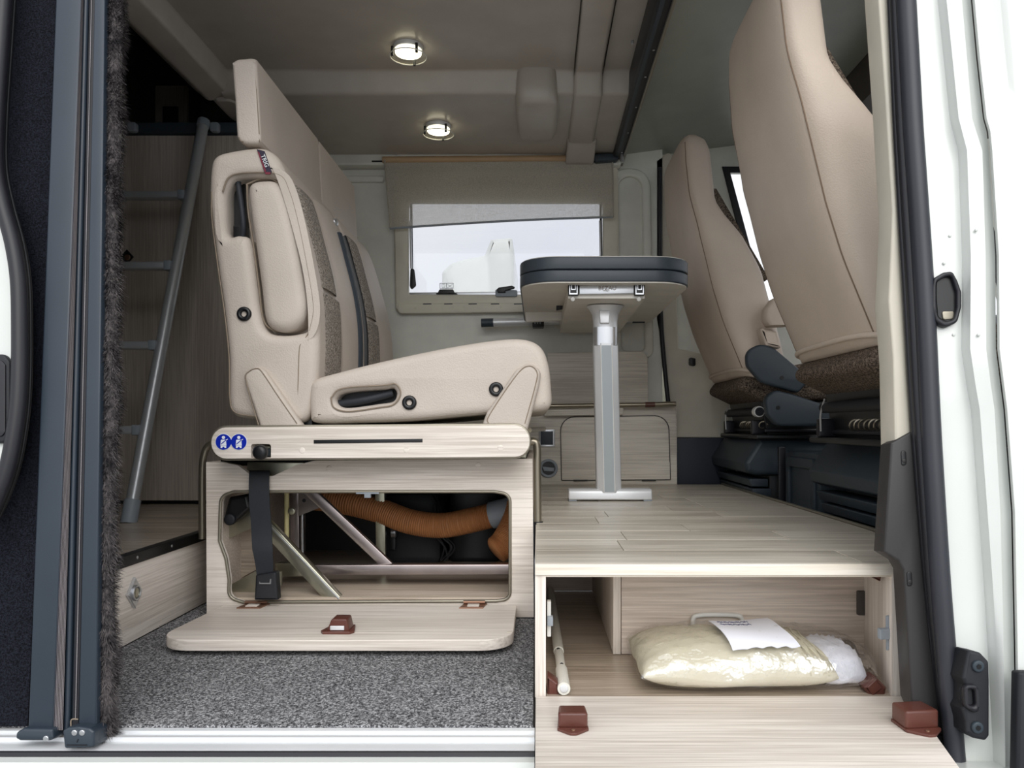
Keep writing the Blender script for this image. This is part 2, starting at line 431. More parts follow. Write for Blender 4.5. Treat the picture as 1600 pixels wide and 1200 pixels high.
# pressed rim mouldings of the wall panel
slab('wall_moulding', [(950, 262, 30), (1016, 262, 30), (1022, 560, 14), (960, 560, 14)], DW-.018, .02, 'plastic_wall', wall, holes=[[(966, 275, 20), (1003, 275, 24), (1008, 548, 8), (972, 548, 8)]], bevel=.008)
slab('wall_moulding', [(480, 274, 20), (600, 274, 4), (600, 284, 4), (500, 284, 6), (500, 560), (480, 560)], DW-.014, .016, 'plastic_wall', wall, bevel=.005)
bx('wall_cornice', (-.75, DW-.05, 1.345), (.30, DW, 1.395), 'plastic_wall', wall, .008)
wn = struct('window_1', (P(790, 490, DW)))
slab('window_frame', [(614, 258, 10), (966, 258, 10), (967, 486, 12), (618, 490, 12)], DW-.022, .03, 'frame_beige', wn, holes=[[(638, 316, 8), (942, 316, 8), (942, 460, 4), (638, 460, 4)]], bevel=.006)
slab('frame_ledge', [(622, 474), (966, 471), (967, 486, 8), (620, 490, 8)], DW-.030, .012, 'frame_beige', wn, bevel=.004)
for px in (661, 694, 732, 767, 803): slab('drain_slot', [(px, 474.2), (px+13, 474), (px+13, 475.6), (px, 475.8)], DW-.0306, .004, 'black', wn)
for px, py in ((649, 481), (707, 480), (725, 480), (783, 479)): disc('screw_cap', P(px, py, DW-.031), .0045, .004, 'frame_beige', wn, bevel=.001, n=14)
slab('pane', [(630, 308), (948, 308), (948, 466), (630, 466)], DW+.012, .004, 'acrylic', wn)
slab('sill_bar', [(638, 457), (942, 454), (942, 461), (638, 463)], DW-.012, .01, 'alu', wn, bevel=.002)
for px in (643.5, 939.5):
    st = tube('stay', [P(px-1, 320, DW-.01), P(px+.5, 445, DW-.01)], .0045, 'black', wn, smooth_path=False)
    tube('stay_sleeve', [P(px-2.2, 345, DW-.016), P(px-.8, 420, DW-.016)], .004, 'alu', st, smooth_path=False)
slab('stay_handle', [(641, 420, 2), (647, 420, 2), (650, 446, 4), (642, 453, 4), (640, 446, 2)], DW-.025, .012, 'black', wn, bevel=.003)
slab('latch_keeper', [(681, 458.5), (684, 457), (686.5, 452, 2), (708, 452, 2), (710, 457), (714, 458.5)], DW-.03, .02, 'black', wn, bevel=.002)
lt = slab('latch', [(774, 452, 2), (808, 453, 2), (808, 463, 2), (774, 463, 2)], DW-.036, .02, 'grey_plastic', wn, bevel=.003)
slab('latch_lever', [(776, 452), (779, 449, 3), (800, 446, 4), (805, 448.5, 3), (803, 451, 2), (790, 454), (790, 457), (778, 457)], DW-.046, .012, 'black', lt, bevel=.003)
# small pictogram print on the pane
pk = slab('pane_sticker', [(687, 442), (708.5, 442), (708.5, 451), (687, 451)], DW+.0105, .001, 'paper', wn, holes=[[(688, 443), (697, 443), (697, 450), (688, 450)], [(698, 443), (708, 443), (708, 450), (698, 450)]])
for a, b in (((699, 444), (707, 450)), ((699, 450), (707, 444)), ((690, 444), (695, 444)), ((690, 444), (690, 449)), ((690, 449), (695, 449)), ((695, 446), (695, 449))):
    bar('pictogram_line', P(*a, DW+.0105), P(*b, DW+.0105), .0012, .0005, 'grey_plastic', pk)
# white camper parked outside
vh = slab('parked_camper', [(690, 770), (690, 424, 8), (704, 411, 6), (722, 405, 4), (757, 398, 4), (767, 373, 4), (800, 370, 4), (803, 390, 3), (804, 770)], 9.0, 2.0, 'body_white', bevel=.05)
tag(vh, 'white camper van parked outside beyond the far window', 'vehicle')
MW[vh.name] = vh.location.copy()
for px0, px1 in ((697, 727), (765, 795)): slab('wheel', [(px0, 748, 14), (px1, 748, 14), (px1, 786, 14), (px0, 786, 14)], 8.95, .25, 'rubber', vh, bevel=.02)
# sheer roller blind
bl = thing('window_blind', 'sheer beige fabric blind half drawn over the far window', 'blind', P(780, 356, DW-.06))
V = []; Fc = []; nx, nz_ = 60, 24
for j in range(nz_+1):
    for i in range(nx+1):
        u, v = i/nx, j/nz_
        xt = 600+358*u; xb = 609+349*u; yt = 250-2*u; yb = 357-18*u-3*math.sin(u*math.pi*1.0)
        p = P(xt+(xb-xt)*v, yt+(yb-yt)*v, DW-.055); p.y += .004*math.sin(u*9+v*2)*v+.0015*math.sin(v*23)
        V.append(p)
for j in range(nz_):
    for i in range(nx): a = j*(nx+1)+i; Fc.append((a, a+1, a+nx+2, a+nx+1))
mesh_obj('blind_cloth', V, Fc, 'sheer', bl)
tube('bottom_rod', [P(609, 357, DW-.055), P(720, 349.5, DW-.055), P(830, 343.5, DW-.055), P(958, 339, DW-.055)], .004, 'grey_plastic', bl)
tube('top_roller', [P(598, 250, DW-.05), P(960, 247, DW-.05)], .012, 'roller_warm_lit', bl, smooth_path=False)
tube('roller_pin', [P(581, 252, DW-.05), P(600, 252, DW-.05)], .003, 'black', bl, smooth_path=False)
for px in (601, 957): tube('guide_edge', [P(px, 250, DW-.06), P(px+(9 if px < 700 else 1), 356 if px < 700 else 340, DW-.06)], .003, 'sheer', bl, smooth_path=False)

# ceiling module
ce = struct('ceiling', (-.3, 2.0, 1.385))
prof = [(1.15, 1.452), (2.244, 1.452, .012), (2.262, 1.388, .014), (2.79, 1.383), (2.79, 1.47), (1.15, 1.50)]
prism('ceiling_panel', [fillet(prof, 5)], lambda u, v, w_: (-.93+w_, u, v), 1.215, 'ceiling_plastic', ce)
# rim beam along the rear side
prism('rim_beam', [fillet([(-.905, 1.47), (-.906, 1.445, .004), (-.918, 1.398, .012), (-.985, 1.385, .02), (-1.03, 1.42, .02), (-1.03, 1.52), (-.905, 1.52)])], lambda u, v, w_: (u, 1.15+w_, v), 1.15, 'ceiling_plastic', ce, .0)
loft('rim_end', [sring(-1.03+.02*k*k*.2, -.905, 2.29+.0, 2.33+.03*k, 1.50-.03*k, 4, 24) for k in range(5)], 'ceiling_plastic', ce)
# cross rib and gear cover
prism('ceiling_rib', [fillet([(1.15, 1.435), (2.222, 1.435, .014), (2.246, 1.375, .016), (2.60, 1.368, .005), (2.60, 1.39), (2.1, 1.47), (1.15, 1.47)], 4)], lambda u, v, w_: (.105+w_, u, v), .085, 'ceiling_plastic', ce, .012, 3)
prism('ceiling_rib', [fillet([(2.60, 1.372, .004), (2.72, 1.345, .012), (2.75, 1.345, .01), (2.77, 1.40), (2.60, 1.40)], 4)], lambda u, v, w_: (.10+w_, u, v), .10, 'ceiling_plastic', ce, .008, 3)
gc = loft('gear_cover', [[Vector((-.003+(v.x)*s, 2.39+(v.y)*s2, z)) for v in sring(-.066, .066, -.165, .165, 0, 5, 36)] for s, s2, z in ((1, 1, 1.47), (1, 1, 1.40), (.97, .97, 1.372), (.9, .94, 1.358), (.78, .88, 1.352))], 'ceiling_plastic', ce)
slab('ceiling_joint', [(550, 144), (800, 144), (800, 146), (550, 146)], 2.292, .004, 'seam', ce)
for px, py in ((619, 242), (698, 240), (780, 239), (931, 239)): disc('rivet', P(px, py, 2.745), .004, .003, 'alu', ce, (0, -.6, -1), .001, 10)
# slotted slide rail beside the cab
rail = thing('slide_rail', 'black slotted slide rail running across the ceiling beside the cab', 'rail', (.287, 2.1, 1.37))
bx('rail_profile', (.268, 1.2, 1.366), (.305, 2.80, 1.45), 'rubber', rail, .003)
bx('rail_lip', (.302, 1.2, 1.358), (.310, 2.80, 1.372), 'edge_metal', rail, .002)
bx('rail_groove', (.276, 1.2, 1.3645), (.286, 2.78, 1.368), 'slate_plastic', rail, .001)
for y in (1.95, 2.1, 2.3, 2.5, 2.68): disc('rail_screw', (.295, y, 1.3655), .0035, .002, 'alu', rail, (0, 0, -1), .0005, 10)
slab('rail_end_bracket', [(922, 240, 4), (968, 238, 4), (966, 250, 5), (930, 252, 5)], 2.72, .04, 'slate_plastic', rail, bevel=.006)
tube('rail_bolt', [P(972, 238, 2.70), P(972, 254, 2.70)], .007, 'alu', rail, smooth_path=False)
# cab roof lining
hl = prism('ceiling_cab', [[(.305, 1.400), (.95, 1.485), (.95, 1.52), (.305, 1.47)]], lambda u, v, w_: (u, 1.15+w_, v), 1.72, 'headliner'); S_(hl); MW[hl.name] = hl.location.copy()
for px, py, d in ((1037, 66, 2.0), (988, 69, 2.0), (1070, 216, 2.62), (991, 226, 2.72)): disc('rivet', P(px, py, d)+Vector((0, 0, 0)), .004, .01, 'alu', hl, (0, 0, -1), .001, 10)
hf = prism('ceiling_cab_front', [[(.95, 1.50), (.97, 1.38), (1.25, 1.33), (1.55, 1.40), (1.55, 1.5)]], lambda u, v, w_: (u, 1.12+w_, v), 1.76, 'dark_cabinet'); S_(hf)

# lamps
def lamp(px, py, z, label):
    d = (z-ZC)*F/(CY-py); c = P(px, py, d)
    t = thing('ceiling_lamp', label, 'lamp', (c.x, c.y, z-.03), 'round ceiling lamps')
    disc('base', (c.x, c.y, z-.012), .040, .016, 'alu_white', t, (0, 0, -1), .003, 36)
    gl = disc('glass_ring', (c.x, c.y, z-.030), .050, .006, 'glass_lamp', t, (0, 0, -1), .002, 40)
    disc('glass_rim', (c.x, c.y, z-.030), .0505, .003, 'white_plastic', gl, (0, 0, -1), .001, 40, .0488)
    disc('diffuser', (c.x, c.y, z-.022), .036, .010, 'lamp_light', t, (0, 0, -1), .003, 36)
    for a in (1.35, 3.5, 5.4):
        x, y = c.x+.044*math.cos(a), c.y+.044*math.sin(a)
        bx('clip', (x-.0035, y-.0035, z-.034), (x+.0035, y+.0035, z-.008), 'black', t, .001)
    return t
lamp(638, 72, 1.452, 'larger round glass ceiling lamp above the bench, nearest the door')
lamp(685, 196, 1.385, 'smaller looking round ceiling lamp just above the far window')

# ------------------------------------------------------------------ shell of the van that closes the room
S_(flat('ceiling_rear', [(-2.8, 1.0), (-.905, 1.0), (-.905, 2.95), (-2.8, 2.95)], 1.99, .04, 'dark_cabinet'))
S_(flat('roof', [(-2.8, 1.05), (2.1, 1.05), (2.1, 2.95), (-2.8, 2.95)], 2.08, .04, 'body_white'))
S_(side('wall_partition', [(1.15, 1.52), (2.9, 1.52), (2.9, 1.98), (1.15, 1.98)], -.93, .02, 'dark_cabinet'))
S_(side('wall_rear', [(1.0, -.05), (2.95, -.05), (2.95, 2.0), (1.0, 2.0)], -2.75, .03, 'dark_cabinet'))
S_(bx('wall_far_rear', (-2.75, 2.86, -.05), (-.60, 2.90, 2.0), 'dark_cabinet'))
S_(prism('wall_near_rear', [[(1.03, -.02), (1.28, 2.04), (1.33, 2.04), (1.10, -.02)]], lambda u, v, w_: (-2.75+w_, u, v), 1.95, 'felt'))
S_(prism('wall_above_door', [[(1.135, 1.42), (1.21, 2.04), (1.29, 2.04), (1.22, 1.42)]], lambda u, v, w_: (-.82+w_, u, v), 2.9, 'body_white'))
S_(bx('floor_cab', (.60, 1.12, -.03), (2.05, 2.92, 0.0), 'black_soft'))
S_(bx('floor_under', (-2.75, 1.12, -.10), (2.05, 2.92, -.045), 'black'))
# cab outer shell: driver's side wall with door window, front bulkhead with windscreen, passenger door
wc = prism('wall_cab_far', [[(.45, -.02), (2.02, -.02), (2.02, 1.5), (.45, 1.5)], [(.86, .80), (1.75, .80), (1.6, 1.358), (.712, 1.358)]], lambda u, v, w_: (u, 2.86+w_, v), .03, 'plastic_wall'); S_(wc); MW[wc.name] = wc.location.copy()
prism('door_glass', [[(.84, .79), (1.76, .79), (1.61, 1.37), (.70, 1.37)]], lambda u, v, w_: (u, 2.875+w_, v), .004, 'glass', wc)
prism('door_window_frame', [[(.838, .782), (1.80, .782), (1.63, 1.376), (.686, 1.376)], [(.864, .804), (1.745, .804), (1.595, 1.354), (.716, 1.354)]], lambda u, v, w_: (u, 2.852+w_, v), .012, 'rubber', wc, .003)
wfc = prism('wall_cab_front', [[(1.1, -.02), (2.9, -.02), (2.9, 1.5), (1.1, 1.5)], [(1.2, .82), (2.8, .82), (2.8, 1.40), (1.2, 1.40)]], lambda u, v, w_: (2.02+w_, u, v), .03, 'slate_plastic'); S_(wfc); MW[wfc.name] = wfc.location.copy()
prism('windscreen', [[(1.19, .81), (2.81, .81), (2.81, 1.41), (1.19, 1.41)]], lambda u, v, w_: (2.03+w_, u, v), .004, 'glass', wfc)
bx('dashboard', (1.55, 1.16, .45), (2.02, 2.85, .80), 'slate_plastic', wfc, .05)
pd = prism('wall_cab_near', [[(.77, -.35), (2.05, -.35), (2.05, 1.5), (.77, 1.5)], [(.85, .80), (1.85, .80), (1.6, 1.38), (.85, 1.38)]], lambda u, v, w_: (u, 1.02+.12*v+w_, v), .04, 'body_white'); S_(pd); MW[pd.name] = pd.location.copy()
prism('door_glass', [[(.84, .79), (1.86, .79), (1.61, 1.39), (.84, 1.39)]], lambda u, v, w_: (u, 1.04+.12*v+w_, v), .004, 'glass', pd)

# driver's side B pillar
tb = tube('trim_1', [P(1031, 262, 2.78), P(1031, 380, 2.78), P(1033, 500, 2.78), P(1040, 590, 2.78), P(1045, 636, 2.78)], .0085, 'rubber'); S_(tb)
pb = slab('trim_2', [(1024, 250, 6), (1052, 232, 8), (1060, 545, 4), (1140, 560, 4), (1140, 684), (1050, 684), (1036, 560, 10), (1024, 500, 6)], 2.80, .06, 'beige_trim', bevel=.006); S_(pb)
S_(slab('trim_3', [(1046, 684), (1150, 684), (1150, 790), (1046, 790)], 2.79, .05, 'navy_trim', bevel=.004))
slab('pillar_hook', [(1078, 558, 2), (1087, 560, 2), (1087, 572, 2), (1078, 570, 2)], 2.775, .03, 'black', pb, bevel=.002)

# ------------------------------------------------------------------ cabinet under the far window
DC = 2.72
cb = thing('far_cabinet', 'grey oak cabinet on the far wall with rounded door, socket and round vent', 'cabinet', P(955, 757, DC))
slab('cabinet_front', [(700, 640, 2), (1056, 634, 2), (1058, 757), (700, 757)], DC, .018, 'wood_cabinet', cb, bevel=.001)
slab('cabinet_side', [(1046, 636), (1057.5, 636), (1058, 757), (1046, 757)], DC+.018, .08, 'wood_cabinet', cb)
dr = slab('door', [(876, 652, 22), (1044, 650, 22), (1047, 749, 2), (878, 750, 2)], DC-.008, .008, 'wood_cabinet', cb, bevel=.0015)
slab('door_gap', [(874.6, 650.6, 23), (1045.4, 648.6, 23), (1048.4, 750.4, 2), (876.6, 751.4, 2)], DC-.0012, .002, 'dark_cabinet', dr)
slab('plinth_strip', [(878, 722), (1046.5, 722), (1047, 749), (878, 750)], DC-.0095, .002, 'wood_cabinet', dr, bevel=.0005)
for px in (896, 1003): slab('hinge', [(px, 749.5), (px+22, 749.5), (px+22, 751.5), (px, 751.5)], DC-.010, .006, 'black', dr)
slab('ledge', [(850, 640, 2), (974, 637, 2), (974, 648, 2), (850, 650, 2)], DC-.03, .03, 'wood_cabinet', cb, bevel=.002)
so = slab('socket_frame', [(842, 671, 1), (867, 671, 1), (867, 698, 1), (842, 698, 1)], DC-.006, .006, 'alu', cb, bevel=.0015)
slab('socket', [(845, 674), (864, 674), (864, 695), (845, 695)], DC-.008, .004, 'slate_plastic', so, bevel=.001)
vt = disc('vent_ring', P(857, 732, DC-.01), .033, .012, 'grey_plastic', cb, bevel=.004, hole=.023, n=36)
disc('vent_well', P(857, 732, DC-.002), .024, .002, 'black', vt)
slab('vent_flap', [(847, 729), (866, 731), (866, 737), (850, 736)], DC-.008, .006, 'grey_plastic', vt, bevel=.002)
bp = slab('wall_shelf_panel', [(855, 551, 2), (1003, 549, 8), (1012, 557, 8), (1013, 632), (855, 632)], DC+.02, .015, 'wood_cabinet', bevel=.002)
tag(bp, 'grey oak back board on the far wall behind the table leg', 'panel')
tr = thing('seat_rail', 'grey brown metal tube running along the far cabinet top', 'rail', P(950, 634, DC-.03))
tube('tube_long', [P(845, 634.5, DC-.035), P(1020, 632, DC-.035)], .0075, 'steel_tube', tr, smooth_path=False)
tube('tube_joint', [P(1008, 632.5, DC-.035), P(1023, 632, DC-.035)], .0095, 'brown_plastic', tr, smooth_path=False)
tube('tube_end', [P(1022, 632, DC-.035), P(1056, 631, DC-.035)], .009, 'steel_tube', tr, smooth_path=False)

# ------------------------------------------------------------------ folding table
TB = .785; DT = 1.98
tab = thing('folding_table', 'folded two-leaf table with dark edge on a silver aluminium leg', 'table', (.19, 2.2, ZP))
def xp(px, d): return (px-CX)*d/F
x0, x1 = xp(811, DT), xp(1086, DT)
def leaf(z0, z1, nm, mat):
    flat(nm, [(x0, DT, .10), (x1, DT, .10), (x1, 2.76, .02), (x0, 2.76, .02)], z1, z1-z0, mat, tab, .003)
leaf(TB, TB+.030, 'lower_leaf', 'slate_table'); leaf(TB+.032, TB+.064, 'upper_leaf', 'slate_table')
flat('underside', [(x0+.004, DT+.004, .097), (x1-.004, DT+.004, .097), (x1-.004, 2.755, .02), (x0+.004, 2.755, .02)], TB+.001, .004, 'table_under', tab)
flat('tabletop', [(x0+.004, DT+.004, .097), (x1-.004, DT+.004, .097), (x1-.004, 2.755, .02), (x0+.004, 2.755, .02)], TB+.066, .003, 'table_under', tab)
# deep support box on the underside, narrowing towards the wall
sup = loft('support_box', [[Vector(p) for p in ((xp(888, 2.02), 2.03, TB-.004), (xp(1008, 2.02), 2.03, TB-.004), (xp(1008, 2.02), 2.03, TB-.036), (xp(888, 2.02), 2.03, TB-.036))],
                           [Vector(p) for p in ((xp(886, 2.02), 2.70, TB-.004), (xp(1010, 2.02), 2.70, TB-.004), (xp(1010, 2.02), 2.70, TB-.046), (xp(886, 2.02), 2.70, TB-.046))]], 'table_under', tab)
DB = 2.02
ab = slab('alu_bracket', [(905, 446), (991, 444), (991, 459), (905, 460)], DB, .03, 'alu', tab, bevel=.002)
text('lettering', 'BEZAU', .0155, P(949, 450.5, DB-.0006), (1, 0, .012), (0, 0, 1), 'seam', ab)
text('lettering', 'ITALY', .006, P(948, 454.8, DB-.0006), (1, 0, .012), (0, 0, 1), 'seam', ab)
for px in (896, 999.5):
    cl = slab('clamp', [(px-8, 440, 1), (px+8, 440, 1), (px+8, 461, 1), (px-8, 461, 1)], DB-.004, .03, 'black', tab, bevel=.001)
    slab('clamp_channel', [(px-6.5, 446), (px-5, 446), (px-5, 458), (px+5, 458), (px+5, 446), (px+6.5, 446), (px+6.5, 460), (px-6.5, 460)], DB-.007, .006, 'alu', cl)
    slab('clamp_channel', [(px-3.5, 440), (px-2.3, 440), (px-2.3, 451.5), (px+2.3, 451.5), (px+2.3, 440), (px+3.5, 440), (px+3.5, 453), (px-3.5, 453)], DB-.008, .006, 'alu', cl)
    disc('bolt', P(px-1, 468, DB+.0), .006, .006, 'white_plastic', tab, (0, -1, -.5), .002, 14)
LX, LY = xp(946, 2.14), 2.145
loft('leg_collar', [sring(LX-r, LX+r, LY-r*.8, LY+r*.8, z, 2.4, 28) for r, z in ((.052, TB-.040), (.046, TB-.046), (.037, TB-.062), (.034, TB-.085), (.034, TB-.10))], 'alu_white', tab)
loft('leg_hinge', [sring(LX-.034, LX+.034, LY-.03, LY+.03, z, 4, 24) for z in (TB-.10, TB-.125, TB-.150)], 'alu', tab)
slab('hinge_latch', [(936, 485, 1), (953, 485, 1), (952, 505, 1), (938, 505, 1)], LY-.036, .01, 'alu_white', tab, bevel=.002)
LXb = xp(951, 2.14)
lg = prism('leg', [fillet([(-.0345, -.018, .010), (-.014, -.031, .003), (.014, -.031, .003), (.0345, -.018, .010), (.0345, .018, .010), (.014, .031, .003), (-.014, .031, .003), (-.0345, .018, .010)], 3)],
      lambda u, v, w_: (LX+(LXb-LX)*(w_/.40)+u, LY+v, TB-.145-w_), TB-.145-ZP-.024, 'alu_white', tab)
prism('leg_reflection', [[(-.0135, -.0318), (.0135, -.0318), (.0135, -.030), (-.0135, -.030)]], lambda u, v, w_: (LX+(LXb-LX)*((w_+.006)/.40)+u, LY+v, TB-.151-w_), TB-.145-ZP-.032, 'leg_reflection_grey', lg)  # darker reflection on the leg's front face, put in as a grey strip
for s in (-1, 1):
    tube('leg_groove', [(LX+s*.0155, LY-.030, TB-.15), (LXb+s*.0155, LY-.030, ZP+.03)], .0013, 'white_plastic', lg, smooth_path=False)
ft = prism('foot', [fillet([(-.030, 0, .004), (.030, 0, .004), (.027, .030, .012), (-.027, .030, .012)])], lambda u, v, w_: (xp(888, 2.14)+w_, LY+u, ZP+.004+v), xp(1017, 2.14)-xp(888, 2.14), 'alu_white', tab, .003)
for px in (893, 1009): bx('glide', (xp(px-5, 2.14), LY-.026, ZP), (xp(px+8, 2.14), LY+.026, ZP+.005), 'grey_plastic', ft)
wr = thing('wall_rail', 'aluminium table rail with grey end caps on the far wall', 'rail', P(880, 510, 2.72))
tube('rail_bar', [P(768, 504, 2.735), P(1000, 498, 2.735)], .0135, 'alu_white', wr, smooth_path=False, n=16)
tube('end_cap', [P(752, 504.5, 2.735), P(771, 504, 2.735)], .0155, 'slate_plastic', wr, smooth_path=False, n=16)
tube('end_cap', [P(988, 498.3, 2.735), P(1007, 498, 2.735)], .0155, 'slate_plastic', wr, smooth_path=False, n=16)
cp = slab('rail_clip', [(832, 494, 1), (850, 494, 1), (850, 511, 2), (832, 511, 2)], 2.70, .05, 'black', wr, bevel=.002)
for px in (835, 839, 843): slab('clip_slot', [(px, 501), (px+2, 501), (px+2, 506), (px, 506)], 2.699, .004, 'grey_plastic', cp)
slab('fold_hinge', [(870, 466, 1), (880, 464, 1), (879, 483, 1), (869, 485, 1)], 2.36, .01, 'black', tab, bevel=.001)
slab('fold_panel', [(818, 468), (886, 462), (880, 500), (822, 503)], 2.50, .02, 'table_under', tab, bevel=.002)

# ------------------------------------------------------------------ bench seat
D0, D1, DM = 1.60, 2.45, 2.045
bench = thing('bench_seat', 'two-person travel bench in beige leather with grey melange fabric inserts', 'seat', P(580, 664, 1.62))
back = [(326, 262), (332, 244), (350, 235), (400, 228), (424, 236), (440, 258), (456, 300), (472, 355), (487, 415), (495, 470), (497, 520), (496, 570), (492, 610), (478, 655), (440, 661), (390, 655), (362, 648), (354, 625), (354, 560), (347, 490), (337, 420), (327, 340), (324, 300)]
recess = [(352, 300), (362, 281), (385, 276), (432, 279), (448, 300), (462, 350), (476, 420), (485, 480), (480, 512), (468, 520), (440, 523), (415, 517), (404, 490), (397, 440), (388, 376), (372, 366), (354, 366), (351, 330)]
slab('backrest_side', back, D0-.012, .062, 'leather', bench, holes=[recess], bevel=.020, seg=5, both=False, sm=True)
def prof(pts, d): return [((x-CX)*d/F, ZC-(y-CY)*d/F) for x, y in [tuple(q) for q in catmull(pts, 5, True)]]
def extr(nm, pts, y0, y1, bev, mat, both=True):
    return prism(nm, [prof(pts, D0)], lambda u, v, w_: (u, y0+w_, v), y1-y0, mat, bench, bev, 5, both)
prism('backrest', [prof(back, D0)], lambda u, v, w_: (u, DM-w_, v), DM-D0-.045, 'leather', bench, .02, 4, False)
extr('backrest', back, DM+.006, D1, .022, 'leather')
# side pad in the recess with piping
pad = [(386, 288), (410, 279), (432, 284), (446, 312), (459, 365), (471, 430), (477, 475), (470, 503), (448, 517), (424, 514), (411, 497), (405, 450), (397, 390), (388, 330)]
pdo = slab('side_pad', pad, D0-.018, .07, 'leather', bench, bevel=.022, seg=5, both=False, sm=True)
tube('piping', [P(x, y, D0+.006) for x, y in pad+pad[:1]], .0022, 'seam', pdo, n=6)
tube('piping', [P(x, y, D0-.0105) for x, y in [(348, 300), (358, 277), (385, 270), (436, 273), (453, 300), (467, 350), (481, 420), (490, 480), (484, 517)]], .0018, 'seam', bench, n=6)
tube('piping', [P(x, y, D0-.008) for x, y in [(340, 300), (348, 380), (362, 480), (367, 560), (366, 640)]][0:0] or [P(484, 517, D0-.008), P(474, 535, D0-.010), P(468, 545, D0-.011), P(466, 600, D0-.011), P(464, 655, D0-.009)], .0016, 'seam', bench, n=6)
slot = slab('belt_slot', [(366, 284, 3), (382, 284, 3), (386, 372, 3), (366, 372, 3)], D0+.030, .015, 'black', bench)
tube('belt_loop', [P(372, 285, D0+.012), P(377, 320, D0+.004), P(380, 350, D0+.004), P(379, 370, D0+.012)], .006, 'belt', bench)
slab('slot_block', [(364, 352, 2), (382, 352, 2), (382, 371, 2), (364, 371, 2)], D0+.008, .03, 'black', bench, bevel=.002)
def grommet(px, py, d):
    gm = disc('grommet', P(px, py, d-.008), .0150, .02, 'black', bench, bevel=.004, n=28, hole=.0055)
    disc('grommet_core', P(px, py, d-.001), .0058, .01, 'slate_plastic', gm, n=16)
grommet(380, 490, D0-.010)
# maker's tag
tg = slab('maker_tag', [(401, 233), (413, 236), (424, 268), (422, 272), (414, 272)], D0-.0145, .003, 'tag_navy', bench)
slab('tag_stripe', [(402, 236), (405, 238), (415.5, 266), (414, 270)], D0-.0155, .003, 'tag_red', tg)
slab('tag_stripe', [(414, 268.5), (422.5, 269), (422, 272), (414.5, 272)], D0-.0155, .003, 'tag_red', tg)
tv = (P(419.5, 264, D0)-P(409, 237, D0)).normalized()
text('tag_lettering', 'TRIG', .0125, P(413.6, 251.5, D0-.016), tv, Vector((0, -1, 0)).cross(tv), 'white_print', tg)
# front face inserts: strips that follow the front curve of the backrest
front = catmull([P(x, y, D0) for x, y in [(430, 240), (444, 266), (457, 300), (472, 355), (487, 415), (495, 470), (497, 520), (496, 570), (494, 600)]], 6)
def strip(nm, y0, y1, z_top, z_bot, mat, off=.003, parent=bench, curve_top=0):
    pts = []
    for i, p in enumerate(front):
        a = front[max(i-1, 0)]; b = front[min(i+1, len(front)-1)]; t_ = (b-a); n_ = Vector((-t_.z, 0, t_.x)).normalized()
        if n_.x < 0: n_ = -n_
        if z_bot <= p.z <= z_top: pts.append((p, n_))
    V = []; Fc = []; ny = 8
    for p, n_ in pts:
        for j in range(ny+1):
            u = j/ny; edge = .0 if j in (0, ny) else off
            puff = .004*math.sin(math.pi*u)
            y = y0+(y1-y0)*u
            V.append(Vector((p.x, y, p.z))+n_*((edge+puff) if j not in (0, ny) else -.004))
    for i in range(len(pts)-1):
        for j in range(ny): a = i*(ny+1)+j; Fc.append((a, a+1, a+ny+2, a+ny+1))
    return mesh_obj(nm, V, Fc, mat, parent, smooth=70)
for ya, yb, top in ((1.625, 1.775, .93), (DM+.02, DM+.16, .93)):
    strip('fabric_insert', ya, yb, top, .702, 'fabric'); strip('fabric_insert', ya, yb+.02, .698, .45, 'fabric')
for ya, yb in ((1.785, 2.035), (DM+.175, D1-.03)): strip('leather_insert', ya, yb, .95, .45, 'leather', .001)
strip('belt_strap', 1.935, 1.978, .90, .45, 'belt_blue', .008)
bar('gap_piping', P(548, 355, 2.045), P(573, 560, 2.045), .001, .001, 'black', bench) if False else strip('gap_piping', 2.040, 2.052, .92, .45, 'black', .003)
# headrest
head = [(365, 106), (367, 99), (374, 95), (384, 94), (394, 93), (401, 95), (403, 101), (406, 150), (409.5, 215), (409, 223), (403, 227), (390, 227), (380, 225), (374, 219), (372, 211), (369, 160)]
hd0 = extr('headrest', head, D0-.010, DM, .008, 'leather')
extr('headrest', head, DM+.003, D1, .008, 'leather')
tube('piping', [P(x, y, D0-.0075) for x, y in [(397, 96), (401, 150), (405.5, 222)]], .0016, 'seam', hd0, n=6)
tube('piping', [P(x, y, D0-.0075) for x, y in [(367, 106), (371, 160), (374, 214), (381, 222)]], .0016, 'seam', hd0, n=6)
prism('headrest_board', [[(xp(360, D0), .413+(665-100)*D0/F), (xp(364, D0), .413+(665-100)*D0/F), (xp(372, D0), .413+(665-226)*D0/F), (xp(366, D0), .413+(665-226)*D0/F)]], lambda u, v, w_: (u, DM+w_, v), D1+.05-DM, 'black', bench)
disc('chrome_button', P(520, 347, 1.96)+Vector((.01, 0, 0)), .010, .012, 'alu', bench, (1, -.3, 0), .003, 16)
def sseam(pts, d, par, r=.0014): tube('seam', [P(x, y, d) for x, y in pts], r, 'seam', par, n=6)
sseam([(331, 300), (331, 340), (341, 420), (351, 490), (358, 560), (359, 622), (366, 643), (392, 650), (440, 655)], D0-.0075, bench)
sseam([(440, 268), (452, 305), (467, 358), (482, 417), (490, 470), (492, 515), (487, 545)], D0-.007, bench)
